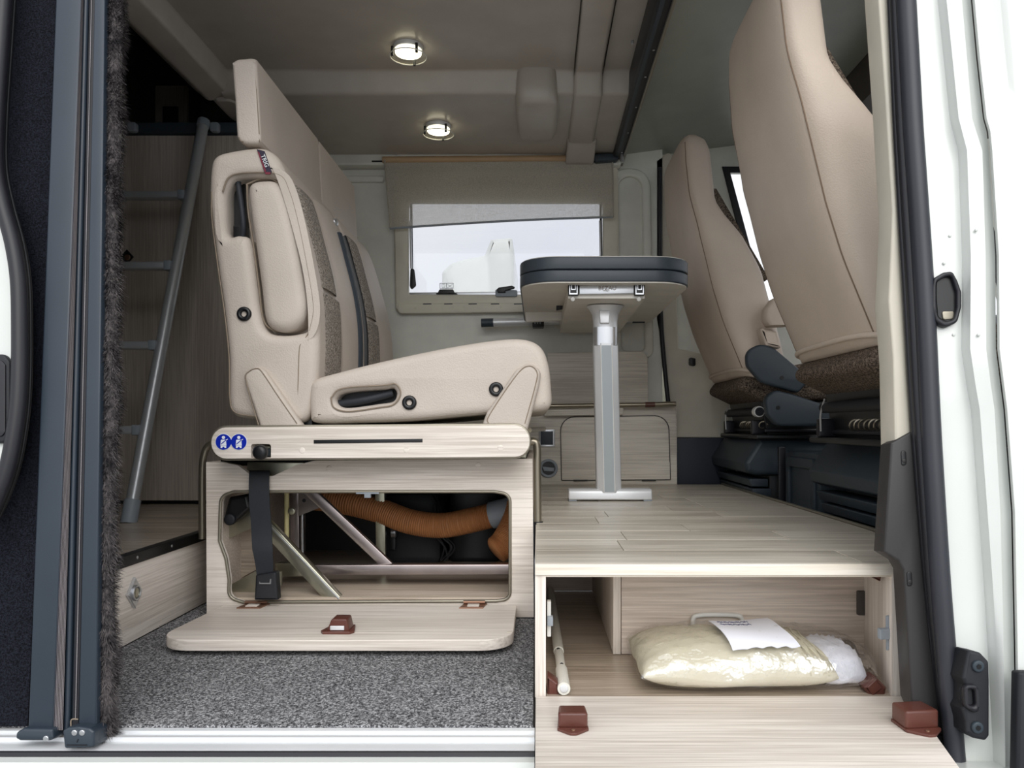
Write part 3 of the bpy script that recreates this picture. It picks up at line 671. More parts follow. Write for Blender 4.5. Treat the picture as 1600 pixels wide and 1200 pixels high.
# seat cushion
cush = [(481, 612), (488, 594), (520, 583), (600, 563), (700, 542), (780, 530), (822, 530), (846, 543), (857, 570), (861, 605), (861, 632), (846, 642), (800, 645), (730, 650), (640, 658), (560, 661), (492, 661), (482, 645)]
slot2 = [(524, 622), (540, 613), (600, 608), (612, 606), (618, 615), (612, 627), (590, 631), (545, 637), (528, 634)]
slab('cushion_side', cush, D0-.016, .06, 'leather', bench, holes=[slot2], bevel=.019, seg=5, both=False, sm=True)
prism('seat_cushion', [prof(cush, D0)], lambda u, v, w_: (u, DM-w_, v), DM-D0-.04, 'leather', bench, .02, 4, False)
extr('seat_cushion', cush, DM+.005, D1, .022, 'leather')
slab('belt_slot', [(522, 605), (618, 603), (620, 640), (522, 640)], D0+.034, .01, 'black', bench)
tube('belt_loop', [P(524, 632, D0+.014), P(570, 625, D0+.006), P(614, 614, D0+.012)], .0085, 'belt', bench)
tube('piping', [P(x, y, D0-.015) for x, y in [(517, 622), (535, 607), (600, 602), (618, 600), (626, 615), (615, 632), (590, 637), (545, 643), (522, 637), (517, 622)]], .0016, 'seam', bench, n=6)
tube('piping', [P(x, y, D0-.008) for x, y in [(500, 657), (560, 657), (640, 654), (730, 646), (800, 641), (850, 634)]], .0018, 'seam', bench, n=6)
tube('piping', [P(x, y, D0-.004) for x, y in [(700, 546), (790, 534), (822, 535), (842, 550), (850, 580), (858, 632)]], .0018, 'seam', bench, n=6)
grommet(639, 629, D0-.014); grommet(775, 608, D0-.014)
slab('bracket_cover', [(378, 585, 10), (398, 570, 14), (412, 578, 10), (488, 688, 3), (412, 688, 2)], D0-.030, .028, 'leather', bench, bevel=.009, seg=4)
slab('bracket_cover', [(744, 688, 3), (760, 645, 3), (806, 578, 14), (828, 565, 14), (846, 580, 14), (842, 605, 10), (820, 688, 3)], D0-.030, .028, 'leather', bench, bevel=.009, seg=4)
for bp_ in ([(404, 664), (392, 625), (384, 590), (390, 580), (400, 576), (409, 581), (435, 620), (464, 662)], [(763, 662), (765, 648), (808, 585), (827, 572), (839, 582), (836, 604), (820, 662)]):
    tube('seam', [P(x, y, D0-.0295) for x, y in bp_], .0013, 'seam', bench, n=6)
bx('gap_block', (P(470, 0, 1.63).x, 1.62, P(0, 668, 1.63).z), (P(490, 0, 1.63).x, 2.3, P(0, 630, 1.63).z), 'black', bench)

# ------------------------------------------------------------------ seat box under the bench
DP = 1.65
sb = thing('seat_box', 'pale wood seat base with open storage hatch, metal tube frame and blue stickers', 'seat base', P(580, 965, DP))
hole = [(344, 800, 0), (345, 775, 16), (366, 768, 10), (772, 768, 20), (797, 772, 22), (797, 936, 22), (775, 939, 14), (380, 941, 16), (357, 934, 20), (358, 905, 10), (353, 872, 12), (343, 845, 12)]
slab('front_panel', [(322, 722), (345, 722, 14), (372, 727, 12), (394, 744, 10), (426, 744, 12), (462, 727, 18), (490, 720, 16), (832, 717), (834, 964.5), (323, 964.5)], DP, .016, 'wood_light', sb, holes=[hole])
hz = fillet(hole)
tube('hatch_trim', [P(x, y, DP-.001) for x, y in hz+hz[:1]], .0035, 'edge_metal', sb, n=8, smooth_path=False, caps=False)
rl = slab('top_rail', [(329, 668, 24), (826, 664, 24), (829, 714, 24), (331, 717, 24)], DP-.090, .05, 'wood_light', sb, holes=[[(392, 715.5), (392, 694, 4), (423, 694, 4), (423, 715)]], bevel=.001)
slab('rail_edge_band', [(327, 665, 26), (828, 661, 26), (831, 717, 26), (329, 720, 26)], DP-.086, .06, 'edge_metal', sb, holes=[[(392, 715.5), (392, 694, 4), (423, 694, 4), (423, 715)]], bevel=.002)
kb = disc('release_knob', P(404, 707, DP-.110), .0155, .02, 'black', sb, bevel=.009, n=24)
bx('knob_plate', P(394, 714, DP-.03), Vector((P(422, 0, DP-.03).x, DP-.02, P(0, 696, DP-.03).z)), 'zinc', sb)
bx('lock_lever', P(413, 713, DP-.07), Vector((P(422, 0, DP-.07).x, DP-.04, P(0, 701, DP-.07).z)), 'slate_plastic', sb)
slab('rail_slot', [(490, 687.5), (660, 685.5), (660, 691), (490, 693)], DP-.092, .004, 'black', rl, bevel=.001)
for px, py, d in ((472, 704, DP-.0905), (635, 703, DP-.0905), (782, 700, DP-.0905), (514, 732, DP-.001), (747, 727, DP-.001)): disc('screw_cap', P(px, py, d), .0062, .003, 'wood_light', sb, bevel=.001, n=18)
# seat belt stickers
for px in (349, 373):
    d = DP-.0915; stk = disc('belt_sticker', P(px, 690.5, d), .0158, .002, 'sticker_blue', sb, n=32)
    disc('sticker_rim', P(px, 690.5, d+.0008), .0167, .001, 'white_print', stk, n=32)
    e = d-.0007
    disc('pictogram_head', P(px, 683.5, e), .0032, .001, 'white_print', stk, n=14)
    slab('pictogram_body', [(px-4, 687, 1), (px+4, 687, 1), (px+4.5, 695), (px-4.5, 695)], e, .001, 'white_print', stk)
    slab('pictogram_legs', [(px-4.3, 696.2), (px+4.3, 696.2), (px+4.3, 700), (px+1.6, 700), (px+1.6, 698), (px-1.6, 698), (px-1.6, 700), (px-4.3, 700)], e, .001, 'white_print', stk)
    bar('pictogram_belt', P(px-3.6, 694, e-.0007), P(px+4, 687.6, e-.0007), .0016, .0006, 'sticker_blue', stk)
    bar('pictogram_belt', P(px+4, 688, e), P(px+6.8, 686, e), .0014, .0006, 'white_print', stk)
    bar('pictogram_belt', P(px-5, 695.4, e), P(px+5, 695.4, e), .0010, .0006, 'white_print', stk)
# metal tubes of the frame
tube('frame_tube', [P(335, 692, 1.69), P(325, 697, 1.69), P(319, 710, 1.69), P(316, 740, 1.69), P(316, 842, 1.69)], .0075, 'steel_tube', sb)
tube('frame_tube', [P(826, 691, 1.66), P(834, 690, 1.66), P(839, 698, 1.66), P(839.5, 740, 1.66), P(841, 868, 1.66)], .0085, 'steel_tube', sb)
tube('frame_sleeve', [P(841, 815, 1.66), P(843, 872, 1.655)], .0105, 'rubber', sb, smooth_path=False)
tube('frame_tube', [P(827, 672, 1.62), P(850, 670, 1.9)], .0055, 'steel_tube', sb, smooth_path=False)
# box walls
bx('side_panel', (xp(832, DP)-.016, DP+.016, 0), (xp(832, DP), 2.45, .335), 'wood_inner', sb)
bx('side_panel', (xp(323, DP), DP+.016, 0), (xp(323, DP)+.016, 2.45, .335), 'wood_inner', sb)
bx('top_board', (xp(323, DP)+.017, DP+.03, .325), (xp(832, DP)-.017, 2.45, .340), 'black', sb)
bx('seat_carrier', (xp(345, DP), DP+.02, .342), (xp(822, DP), 2.43, .400), 'zinc', sb)
bx('box_floor', (xp(323, DP)+.017, DP+.017, .024), (xp(832, DP)-.017, 2.45, .040), 'wood_floor_dark', sb)
bx('cross_plate', P(386, 745, DP+.02), Vector((P(470, 0, DP).x, DP+.03, P(0, 722, DP+.02).z)), 'zinc', sb)
slab('back_panel', [(430, 770), (835, 770), (835, 905), (430, 905)], 2.30, .015, 'black', sb)
# zinc plated frame inside
bar('steel_brace', P(408, 812, 1.72), P(537, 950, 1.68), .030, .022, 'zinc', sb)
bar('steel_brace_lip', P(424, 824, 1.704), P(530, 936, 1.668), .0035, .004, 'alu', sb)
bar('steel_brace', P(482, 765, 1.80), P(610, 887, 1.80), .024, .015, 'zinc_rose', sb)
bar('steel_beam', P(495, 889, 1.79), P(810, 888, 1.79), .024, .03, 'zinc_rose', sb)
bar('steel_post', P(461, 760, 1.86), P(462, 893, 1.86), .022, .015, 'zinc_rose', sb)
bar('steel_post', P(594, 765, 1.95), P(596, 880, 1.95), .024, .015, 'zinc', sb)
bar('steel_edge', P(472, 800, 1.85), P(473, 880, 1.85), .005, .005, 'alu', sb)
slab('gusset_plate', [(466, 765), (500, 765), (502, 792), (466, 807)], 1.83, .006, 'zinc_rose', sb)
disc('gusset_hole', P(475, 782, 1.8295), .0045, .003, 'black', sb, n=12)
bx('corner_foot', P(430, 901, 1.80), Vector((P(480, 0, 1.8).x, 1.83, P(0, 880, 1.80).z)), 'zinc', sb)
tube('yellow_strip', [P(448, 762, 1.80), P(448, 840, 1.80)], .0055, 'yellow_strip', sb, smooth_path=False)
disc('frame_bolt', P(455, 799, 1.78), .009, .01, 'zinc', sb, bevel=.003, n=16)
slab('anchor_plate', [(346, 790), (400, 776), (400, 822), (348, 846)], 1.73, .005, 'zinc', sb)
slab('anchor_plate', [(358, 915), (398, 893), (440, 893), (440, 915), (390, 940), (362, 940)], 1.72, .005, 'zinc', sb)
slab('inner_board', [(340, 830), (400, 812), (400, 890), (355, 915)], 1.80, .008, 'wood_floor_dark', sb)
slab('catch_plate', [(556, 769), (592, 768), (592, 772), (579, 772), (579, 778), (569, 778), (569, 772), (556, 772)], DP-.004, .008, 'grey_plastic', sb, bevel=.0008)
# drop flap
fpx0, fpx1 = -.690, -.045
fl2 = flat('hatch_flap', [(fpx0, 1.372, .06), (fpx1, 1.372, .06), (fpx1, 1.640, .004), (fpx0+.02, 1.640, .004)], .030, .020, 'wood_light', sb, .0015)
lc = P(531, 990, 1.41); lx, ly = xp(531, 1.43), 1.43
la = flat('latch', [(lx-.026, ly-.022), (lx+.024, ly-.022), (lx+.030, ly-.012), (lx+.022, ly+.03), (lx-.022, ly+.03), (lx-.032, ly-.012)], .035, .005, 'brown_plastic', fl2, .001)
prism('latch_case', [fillet([(-.021, .034), (.021, .034), (.016, .056, .004), (-.012, .056, .004)])], lambda u, v, w_: (lx+u, ly-.014+w_, v), .036, 'brown_plastic', la, .002)
bx('latch_bolt', (lx-.014, ly-.0165, .036), (lx+.012, ly-.012, .044), 'alu_white', la, .001)
for px in (398, 740):
    hx = xp(px, 1.635)
    hn = flat('hinge', [(hx-.028, 1.607), (hx+.022, 1.607), (hx+.028, 1.648), (hx-.02, 1.648)], .0325, .003, 'bronze', fl2, .0005)
    tube('hinge_pin', [(hx-.022, 1.640, .036), (hx+.024, 1.640, .036)], .0035, 'bronze', hn, smooth_path=False)
    bx('hinge_leaf', (hx-.012, 1.612, .033), (hx+.013, 1.634, .0345), 'wood_light', hn, .0005)
disc('dowel_cap', (xp(801, 1.40)-.006, 1.425, .0305), .006, .001, 'wood_edge', fl2, (0, 0, 1), n=14)

# seat belt hanging through the hatch
sbt = thing('seat_belt', 'black lap belt hanging with its buckle in the open hatch of the seat base', 'seat belt', P(415, 938, 1.63))
V = []; Fc = []
pts = catmull([P(405, 735, 1.655), P(405, 743, 1.640), P(406, 790, 1.632), P(409, 840, 1.632), P(412, 870, 1.630), P(414, 905, 1.630)], 6)
for i, p in enumerate(pts):
    hw = (.0215 if i < len(pts)-8 else .0205-.0005*(i-len(pts)+8))
    for sx, sy in ((-1, -.0012), (1, -.0012), (1, .0012), (-1, .0012)): V.append(p+Vector((sx*hw, sy+.002*math.sin(i*.5), 0)))
for i in range(len(pts)-1):
    for j in range(4): Fc.append((i*4+j, i*4+(j+1) % 4, i*4+4+(j+1) % 4, i*4+4+j))
Fc += [(0, 1, 2, 3), tuple(len(V)-k for k in (4, 3, 2, 1))]
mesh_obj('strap', V, Fc, 'belt', sbt)
bk = slab('buckle', [(399, 899, 2), (423, 895, 3), (431, 894, 3), (434, 938, 2), (397, 938, 2)], 1.615, .025, 'black_soft', sbt, bevel=.004)
slab('buckle_tongue', [(405, 909), (406, 911), (421, 911), (422, 905), (423.5, 905), (423, 912.5), (405, 912.5)], 1.612, .004, 'alu', bk)
b2 = thing('belt_anchor', 'black belt buckle anchor bolted in the upper corner of the seat base hatch', 'seat belt', P(370, 800, 1.70))
slab('buckle_stalk', [(357, 777, 4), (386, 772, 4), (392, 794, 4), (372, 812, 6), (355, 824, 9), (347, 815, 8)], 1.685, .03, 'black', b2, bevel=.008)
disc('anchor_cap', P(358, 812, 1.675), .0125, .012, 'black_soft', b2, bevel=.004, n=22)

# hot air hose and heater
hs = thing('air_hose', 'ribbed orange brown hot air hose inside the open seat base', 'hose', P(700, 880, 1.95))
pth = [P(470, 776, 2.0), P(530, 783, 1.98), P(590, 797, 1.96), P(640, 815, 1.94), P(690, 821, 1.93), P(740, 812, 1.92), P(776, 803, 1.92)]
tube('hose_run', pth, .031, 'hose', hs, n=20, sub=70, rad=lambda t: .031+.0011*math.sin(t*2*math.pi*95), caps=True)
tube('hose_cuff', [P(768, 805, 1.92), P(784, 801, 1.915), P(800, 797, 1.92)], .034, 'grey_plastic', hs, n=20)
tube('hose_bend', [P(812, 790, 1.90), P(802, 822, 1.88), P(786, 850, 1.86), P(772, 862, 1.85)], .032, 'hose', hs, n=20, sub=60, rad=lambda t: (.033+.0011*math.sin(t*2*math.pi*38))*(1 if t < .9 else 1-.35*((t-.9)/.1)**2))
ht = thing('heater', 'black heater unit behind the orange hose in the seat base', 'heater', P(670, 880, 2.1))
bx('heater_case', P(600, 884, 2.05), Vector((P(690, 0, 2.05).x, 2.27, P(0, 770, 2.05).z)), 'black_soft', ht, .02)
bx('heater_case', P(700, 884, 2.10), Vector((P(780, 0, 2.05).x, 2.28, P(0, 762, 2.05).z)), 'black', ht, .02)
tube('clamp_band', [P(612, 832, 2.03), P(619, 832, 2.03)], .014, 'alu', ht, smooth_path=False)
bx('label_plate', P(609, 860, 2.04), Vector((P(618, 0, 2.04).x, 2.06, P(0, 835, 2.04).z)), 'black', ht)
cbu = thing('cable_bundle', 'looped black cables hanging behind the orange hose', 'cable', P(700, 870, 2.0))
for k in range(5):
    a = k*1.3
    tube('cable', [P(668+k*6, 762, 2.02), P(684+4*math.sin(a), 790, 2.0), P(690+8*math.sin(a+1), 835, 1.99), P(702+9*math.cos(a), 855, 1.99), P(694+6*math.sin(a*2), 876, 2.0)], .003, 'black', cbu, n=6)

# ------------------------------------------------------------------ wardrobe, loft bed and ladder in the rear
wd = thing('wardrobe', 'grey brown oak wardrobe front behind the ladder', 'wardrobe', P(270, 787, 2.44))
prism('front_board', [[(-2.2, ZR+.012), (-.86, ZR+.012), (-.86, 1.335), (-2.2, 1.335)]], lambda u, v, w_: (u, 2.44+w_, v), .02, 'wood_wardrobe', wd, .001, 1)
bx('side_board', (-.88, 2.462, ZR), (-.86, 2.80, 1.335), 'wood_wardrobe', wd)
bx('plinth', (-2.2, 2.455, ZR), (-.83, 2.47, ZR+.012), 'black', wd)
kn = prism('lock_plate', [[(-.021, 0), (0, -.023), (.021, 0), (0, .023)]], lambda u, v, w_: (P(198, 401, 2.435).x+u, 2.434+w_, P(0, 401, 2.435).z+v), .006, 'black', wd, .001, 1)
disc('lock_button', P(198, 402, 2.43), .010, .008, 'bronze', kn, bevel=.003, n=18)
lb = thing('loft_bed', 'dark loft bed edge above the wardrobe', 'bed', P(270, 200, 2.42))
bx('bed_frame', (-2.2, 2.425, 1.338), (-.86, 2.79, 1.372), 'slate_plastic', lb, .004)
for px in (206, 335): slab('ladder_bracket', [(px-8, 190, 4), (px+6, 190, 4), (px+6, 205, 4), (px-8, 205, 4)], 2.405, .02, 'grey_plastic', lb, bevel=.004)
uc = thing('overhead_cabinet', 'dark overhead cabinet with a small screen in the unlit rear', 'cabinet', P(250, 195, 2.8))
bx('cabinet_case', (-2.2, 2.80, 1.375), (-.85, 2.858, 1.95), 'dark_cabinet', uc)
slab('panel', [(242, 133, 3), (292, 133, 3), (292, 193), (242, 193)], 2.78, .02, 'wood_wardrobe', uc, bevel=.003)
slab('screen', [(254, 166), (277, 166), (277, 192), (254, 192)], 2.772, .01, 'sticker_blue' if False else 'tag_navy', uc, bevel=.001)
slab('side_shade', [(312, 155, 3), (360, 150, 3), (372, 190), (312, 190)], 2.60, .02, 'dark_cabinet', lb, bevel=.004)
lad = thing('ladder', 'silver aluminium ladder with grey feet leaning on the loft bed', 'ladder', P(200, 818, 1.98))
LB, LT = P(201, 815, 1.985), P(318, 192, 2.395)
off = Vector((-.34, 0, 0))
for o_ in (Vector((0, 0, 0)), off):
    stl = tube('stile', [LB+o_+(LT-LB)*.0, LT+o_], .0165, 'alu_ladder', lad, n=20, smooth_path=False)
    tube('foot', [LB+o_-(LT-LB)*.001+Vector((0, 0, -.004)), LB+o_+(LT-LB)*.045], .0205, 'grey_plastic', stl, n=20, smooth_path=False)
    tube('top_cap', [LT+o_-(LT-LB)*.012, LT+o_+(LT-LB)*.006], .0185, 'grey_plastic', stl, n=20, smooth_path=False)
for py in (306, 416, 540, 672):
    # position along the stile whose picture height is py
    lo, hi = 0, 1
    for _ in range(40):
        mt = (lo+hi)/2; q = LB+(LT-LB)*mt; yy = CY-(q.z-ZC)*F/q.y
        if yy > py: lo = mt
        else: hi = mt
    q = LB+(LT-LB)*lo
    rg = bx('rung', (q.x-.33, q.y-.016, q.z-.011), (q.x-.012, q.y+.016, q.z+.011), 'alu_ladder', lad, .004)
    bx('rung_end', (q.x-.030, q.y-.019, q.z-.014), (q.x-.010, q.y+.019, q.z+.014), 'grey_plastic', rg, .003)

# ------------------------------------------------------------------ storage step by the door
ST = thing('storage_step', 'pale wood storage step with lowered front door at the entrance', 'step', (.27, 1.16, 0))
yF = 1.16; xL = -.004
bx('lid_edge', (xL, yF-.004, ZP-.0165), (.549, yF+.012, ZP), 'wood_edge', ST, .001)
bx('left_panel', (xL, yF, .002), (xL+.0165, 1.66, ZP-.017), 'wood_light_z', ST, .001)
prism('right_panel', [[(.535, yF), (.552, yF), (.607, 1.40), (.590, 1.40)]], lambda u, v, w_: (u, v, .002+w_), ZP-.019, 'wood_light_z', ST, .0008, 1)
prism('floor_board', [[(xL+.017, yF), (.535, yF), (.590, 1.40), (.590, 1.9), (xL+.017, 1.9)]], lambda u, v, w_: (u, v, .003-w_), .012, 'wood_floor_dark', ST)
bx('back_panel', (.150, 1.374, .004), (.589, 1.388, ZP-.017), 'wood_inner', ST, .001)
bx('divider', (.135, 1.373, .004), (.149, 1.90, ZP-.017), 'wood_light_z', ST, .001)
bx('rear_panel', (xL, 1.90, .004), (.149, 1.915, ZP-.017), 'wood_inner', ST, .001)
dz = .006
dor = prism('step_door', [fillet([(-.003, 1.156), (.5575, 1.156), (.502, .913), (.495, .905, .01), (-.003, .905, .004)])], lambda u, v, w_: (u, v, dz-w_), .0155, 'wood_light', ST, .0012, 2)
def catch(cx, cy, s, rot, par):
    cr_, sr = math.cos(rot), math.sin(rot)
    def mp(u, v, w_): return (cx+cr_*u-sr*v, cy+sr*u+cr_*v, dz+w_)
    k = prism('catch', [fillet([(-.019*s, .022*s, .003), (.019*s, .022*s, .003), (.021*s, -.012*s, .004), (.004*s, -.028*s, .006), (-.004*s, -.028*s, .006), (-.021*s, -.012*s, .004)][::-1])], mp, .004, 'brown_plastic', par, .001, 2)
    prism('catch_case', [fillet([(-.018*s, .021*s, .003), (.018*s, .021*s, .003), (.020*s, -.010*s, .004), (-.020*s, -.010*s, .004)][::-1])], lambda u, v, w_: mp(u, v, w_+.003), .020*s, 'brown_plastic', k, .003, 3)
    disc('catch_screw', mp(0, -.019*s, .0055), .003, .002, 'bronze', k, (0, 0, 1), .0005, 10)
catch(xp(895, 1.03), 1.035, 1.0, 0, dor); catch(xp(1436, 1.03), 1.035, 1.2, .12, dor)
def corner(nm, c, pts, ax):
    prism(nm, [fillet([(a, b_, .002) for a, b_ in pts])], ax, .030, 'brown_plastic', ST, .002, 2)
bx('strike', P(855, 995, 1.20), Vector((P(855, 0, 1.20).x+.006, 1.215, P(0, 940, 1.20).z)), 'white_plastic', ST, .001)
bx('strike', (P(855, 0, 1.20).x, 1.19, P(0, 976, 1.20).z), (P(864, 0, 1.20).x, 1.205, P(0, 962, 1.20).z), 'grey_plastic', ST, .001)
def rw(px, py, d): return P(px, py, d)
slab('strike_plate', [(1385, 963, 1), (1393, 961, 1), (1396, 1013, 1), (1386, 1017, 1)], 1.178, .004, 'grey_plastic', ST, bevel=.001)
slab('strike_bolt', [(1376, 984, 1), (1393, 983, 1), (1393, 999, 1), (1376, 1000, 1)], 1.172, .012, 'grey_plastic', ST, bevel=.001)
slab('hinge_cup', [(1341, 924, 2), (1356, 924, 2), (1356, 962, 2), (1341, 962, 2)], 1.366, .012, 'dark_cabinet', ST, bevel=.002)
slab('corner_block', [(1322, 1006, 2), (1336, 1006, 2), (1347, 1030, 2), (1316, 1030, 2)], 1.345, .028, 'dark_cabinet', ST, bevel=.003)
slab('corner_block', [(1356, 897, 1), (1378, 897, 1), (1376, 909, 1)], 1.21, .03, 'brown_plastic', ST, bevel=.002)
slab('corner_block', [(1350, 1074, 2), (1369, 1057, 2), (1386, 1075, 2), (1383, 1090, 2), (1361, 1091, 2)], 1.172, .03, 'brown_plastic', ST, bevel=.004)
slab('corner_block_face', [(1355, 1074, 1), (1369, 1061, 1), (1379, 1076, 1), (1364, 1088, 1)], 1.170, .004, 'brown_plastic', ST, bevel=.0015)
slab('corner_block', [(855, 1056, 1), (872, 1068, 1), (874, 1089, 1), (855, 1089, 1)], 1.172, .03, 'brown_plastic', ST, bevel=.003)
hd = thing('white_handle', 'white plastic carry handle behind the packed bag in the step', 'handle', P(1121, 985, 1.362))
tube('grip', [P(1083, 985, 1.364), P(1083, 968, 1.364), P(1090, 962, 1.364), P(1121, 960.5, 1.364), P(1152, 962, 1.364), P(1159, 968, 1.364), P(1159, 985, 1.364)], .0042, 'white_plastic', hd)
# telescopic pole
po = thing('telescopic_pole', 'cream telescopic pole lying in the narrow left bay of the step', 'pole', (.035, 1.4, .005))
pa, pb_ = Vector((.040, 1.166, .0135)), Vector((.030, 1.85, .0165))
def pp(y): return pa+(pb_-pa)*((y-1.166)/(1.85-1.166))
o1 = tube('pole_section', [pp(1.166), pp(1.255)], .0098, 'white_rail', po, n=20, smooth_path=False)
disc('end_plug', pp(1.166)+Vector((0, -.001, 0)), .0070, .004, 'alu_white', o1, bevel=.002, n=20)
tube('pole_section', [pp(1.25), pp(1.36)], .0076, 'white_rail', po, n=20, smooth_path=False)
o2 = tube('pole_section', [pp(1.355), pp(1.85)], .0092, 'white_rail', po, n=20, smooth_path=False)
disc('lock_button', pp(1.265)+Vector((.001, -.004, .0082)), .0028, .003, 'black', o1, (0, -.4, 1), n=10)
disc('lock_button', pp(1.348)+Vector((-.001, -.002, .0080)), .0028, .003, 'black', o2, (0, -.4, 1), n=10)
# bag of folded cloth in clear film
bg_ = thing('packed_bag', 'clear plastic bag with folded beige cloth and a torn white note', 'bag', (.33, 1.265, .004))
BC = Vector((.328, 1.254, .041)); BH = Vector((.178, .098, .034))
def pillow(u, v, grow=0, wr=.0015):
    """u,v in -1..1 on the top; returns top and bottom height factor"""
    e = max(0, (1-abs(u)**4))*max(0, (1-abs(v)**3.2)); return e**.42
def bagmesh(nm, mat, c, h, parent, wr=.002, grow=0, n=44, m=30, tip=0, seed=0):
    V = []; Fc = []; ph = seed*1.7
    for sgn in (1, -1):
        for j in range(m+1):
            for i in range(n+1):
                u, v = math.sin(math.pi/2*(-1+2*i/n)), math.sin(math.pi/2*(-1+2*j/m))
                e = pillow(u, v)
                wv = wr*(math.sin(u*17+v*9+ph)+math.sin(v*23-u*6+ph)+.7*math.sin(u*41+v*13))*e
                x = c.x+u*(h.x+grow)+(tip*max(0, u-.72)/.28*(1-abs(v)**1.2) if tip else 0); y = c.y+v*(h.y+grow)*(1-.16*max(0, u)**3)-.02*u*0
                z = c.z+(sgn*(h.z+grow)*e if sgn > 0 else -(h.z+grow)*e*.98)+(wv if sgn > 0 else 0)
                if sgn < 0: z = max(z, .0045-grow*0)
                z += .004*(1-e)*math.sin(u*5+v*7)-.010*(1-e)
                V.append(Vector((x, y, max(z, .0042))))
    N = (n+1)*(m+1)
    for s in (0, N):
        for j in range(m):
            for i in range(n): a = s+j*(n+1)+i; Fc.append((a, a+1, a+n+2, a+n+1))
    return mesh_obj(nm, V, Fc, mat, parent, smooth=60)
bagmesh('folded_cloth', 'bag_cloth', BC-Vector((.018, 0, 0)), Vector((.150, .098, .0345)), bg_, .0012)
bagmesh('white_bundle', 'paper', Vector((.476, 1.252, .034)), Vector((.036, .070, .028)), bg_, .0022, n=20, m=20, seed=3)
bagmesh('film', 'film', BC+Vector((.008, 0, .001)), Vector((.180, .103, .0375)), bg_, .0022, .001, 60, 40, tip=.028, seed=5)
for k, u in enumerate((.29, .33, .375)):
    x = .33+u*.30
    def zc(y): return BC.z+.0345*pillow((x-(BC.x-.018))/.15, (y-BC.y)/.098)+.0006
    tube('cloth_fold', [(x-.006*q, BC.y+.092*vv, zc(BC.y+.092*vv)) for q, vv in ((0, -.9), (1, -.6), (1, -.2), (1, .2), (0, .6), (0, .85))], .0013, 'bag_cloth', bg_, n=6)
V = []; Fc = []; q00, q10, q11, q01 = Vector((.296, 1.164)), Vector((.402, 1.172)), Vector((.394, 1.318)), Vector((.287, 1.292)); n = 14
ntop = []
for layer in (0, 1):
    for j in range(n+1):
        for i in range(n+1):
            u, v = i/n, j/n; q = (q00*(1-u)+q10*u)*(1-v)+(q01*(1-u)+q11*u)*v
            if j == 0: q = q+Vector((0, .0015*math.sin(i*1.9)+.001*math.sin(i*4.1)))
            e = pillow((q.x-BC.x-.008)/.181, (q.y-BC.y)/.104)
            V.append(Vector((q.x, q.y, BC.z+.001+.0385*e+.0050+.002*math.sin(u*4+v*3)-layer*.0005)))
N = (n+1)**2
for s in (0, N):
    for j in range(n):
        for i in range(n): a = s+j*(n+1)+i; Fc.append((a, a+1, a+n+2, a+n+1))
nt_ = mesh_obj('paper_note', V, Fc, 'paper', bg_, recalc=False)
for li, (v0, amp, n0) in enumerate(((.88, .030, 56), (.74, .028, 46))):
    ps = []
    for k in range(n0):
        u = .10+.52*k/n0*(1 if li == 0 else .95)+.012*math.sin(k*1.7); v = v0+amp*math.sin(k*2.3+li)+.012*math.sin(k*.9)
        q = (q00*(1-u)+q10*u)*(1-v)+(q01*(1-u)+q11*u)*v; e = pillow((q.x-BC.x-.008)/.181, (q.y-BC.y)/.104)
        ps.append(Vector((q.x, q.y, BC.z+.001+.0385*e+.0054+.002*math.sin(u*4+v*3))))
    tube('handwriting', ps, .0005, 'ink', nt_, n=4, sub=2)

# ------------------------------------------------------------------ front seats
def interp(tab, z):
    for (a, va), (b_, vb) in zip(tab, tab[1:]):
        if a <= z <= b_: return va+(vb-va)*(z-a)/(b_-a)
    return tab[0][1] if z < tab[0][0] else tab[-1][1]
XR = [(.54, .612), (.60, .585), (.70, .540), (.80, .508), (.95, .472), (1.10, .448), (1.20, .438), (1.265, .437), (1.29, .448), (1.303, .468)]
XFr = [(.54, .78), (.70, .745), (.90, .69), (1.0, .632), (1.06, .575), (1.10, .548), (1.20, .540), (1.265, .534), (1.29, .522), (1.303, .504)]
Y0 = [(.54, 1.385), (.95, 1.38), (1.06, 1.395), (1.15, 1.405), (1.25, 1.415), (1.285, 1.432), (1.303, 1.465)]
Y1 = [(.54, 1.85), (.95, 1.855), (1.06, 1.835), (1.15, 1.825), (1.25, 1.815), (1.285, 1.80), (1.303, 1.765)]
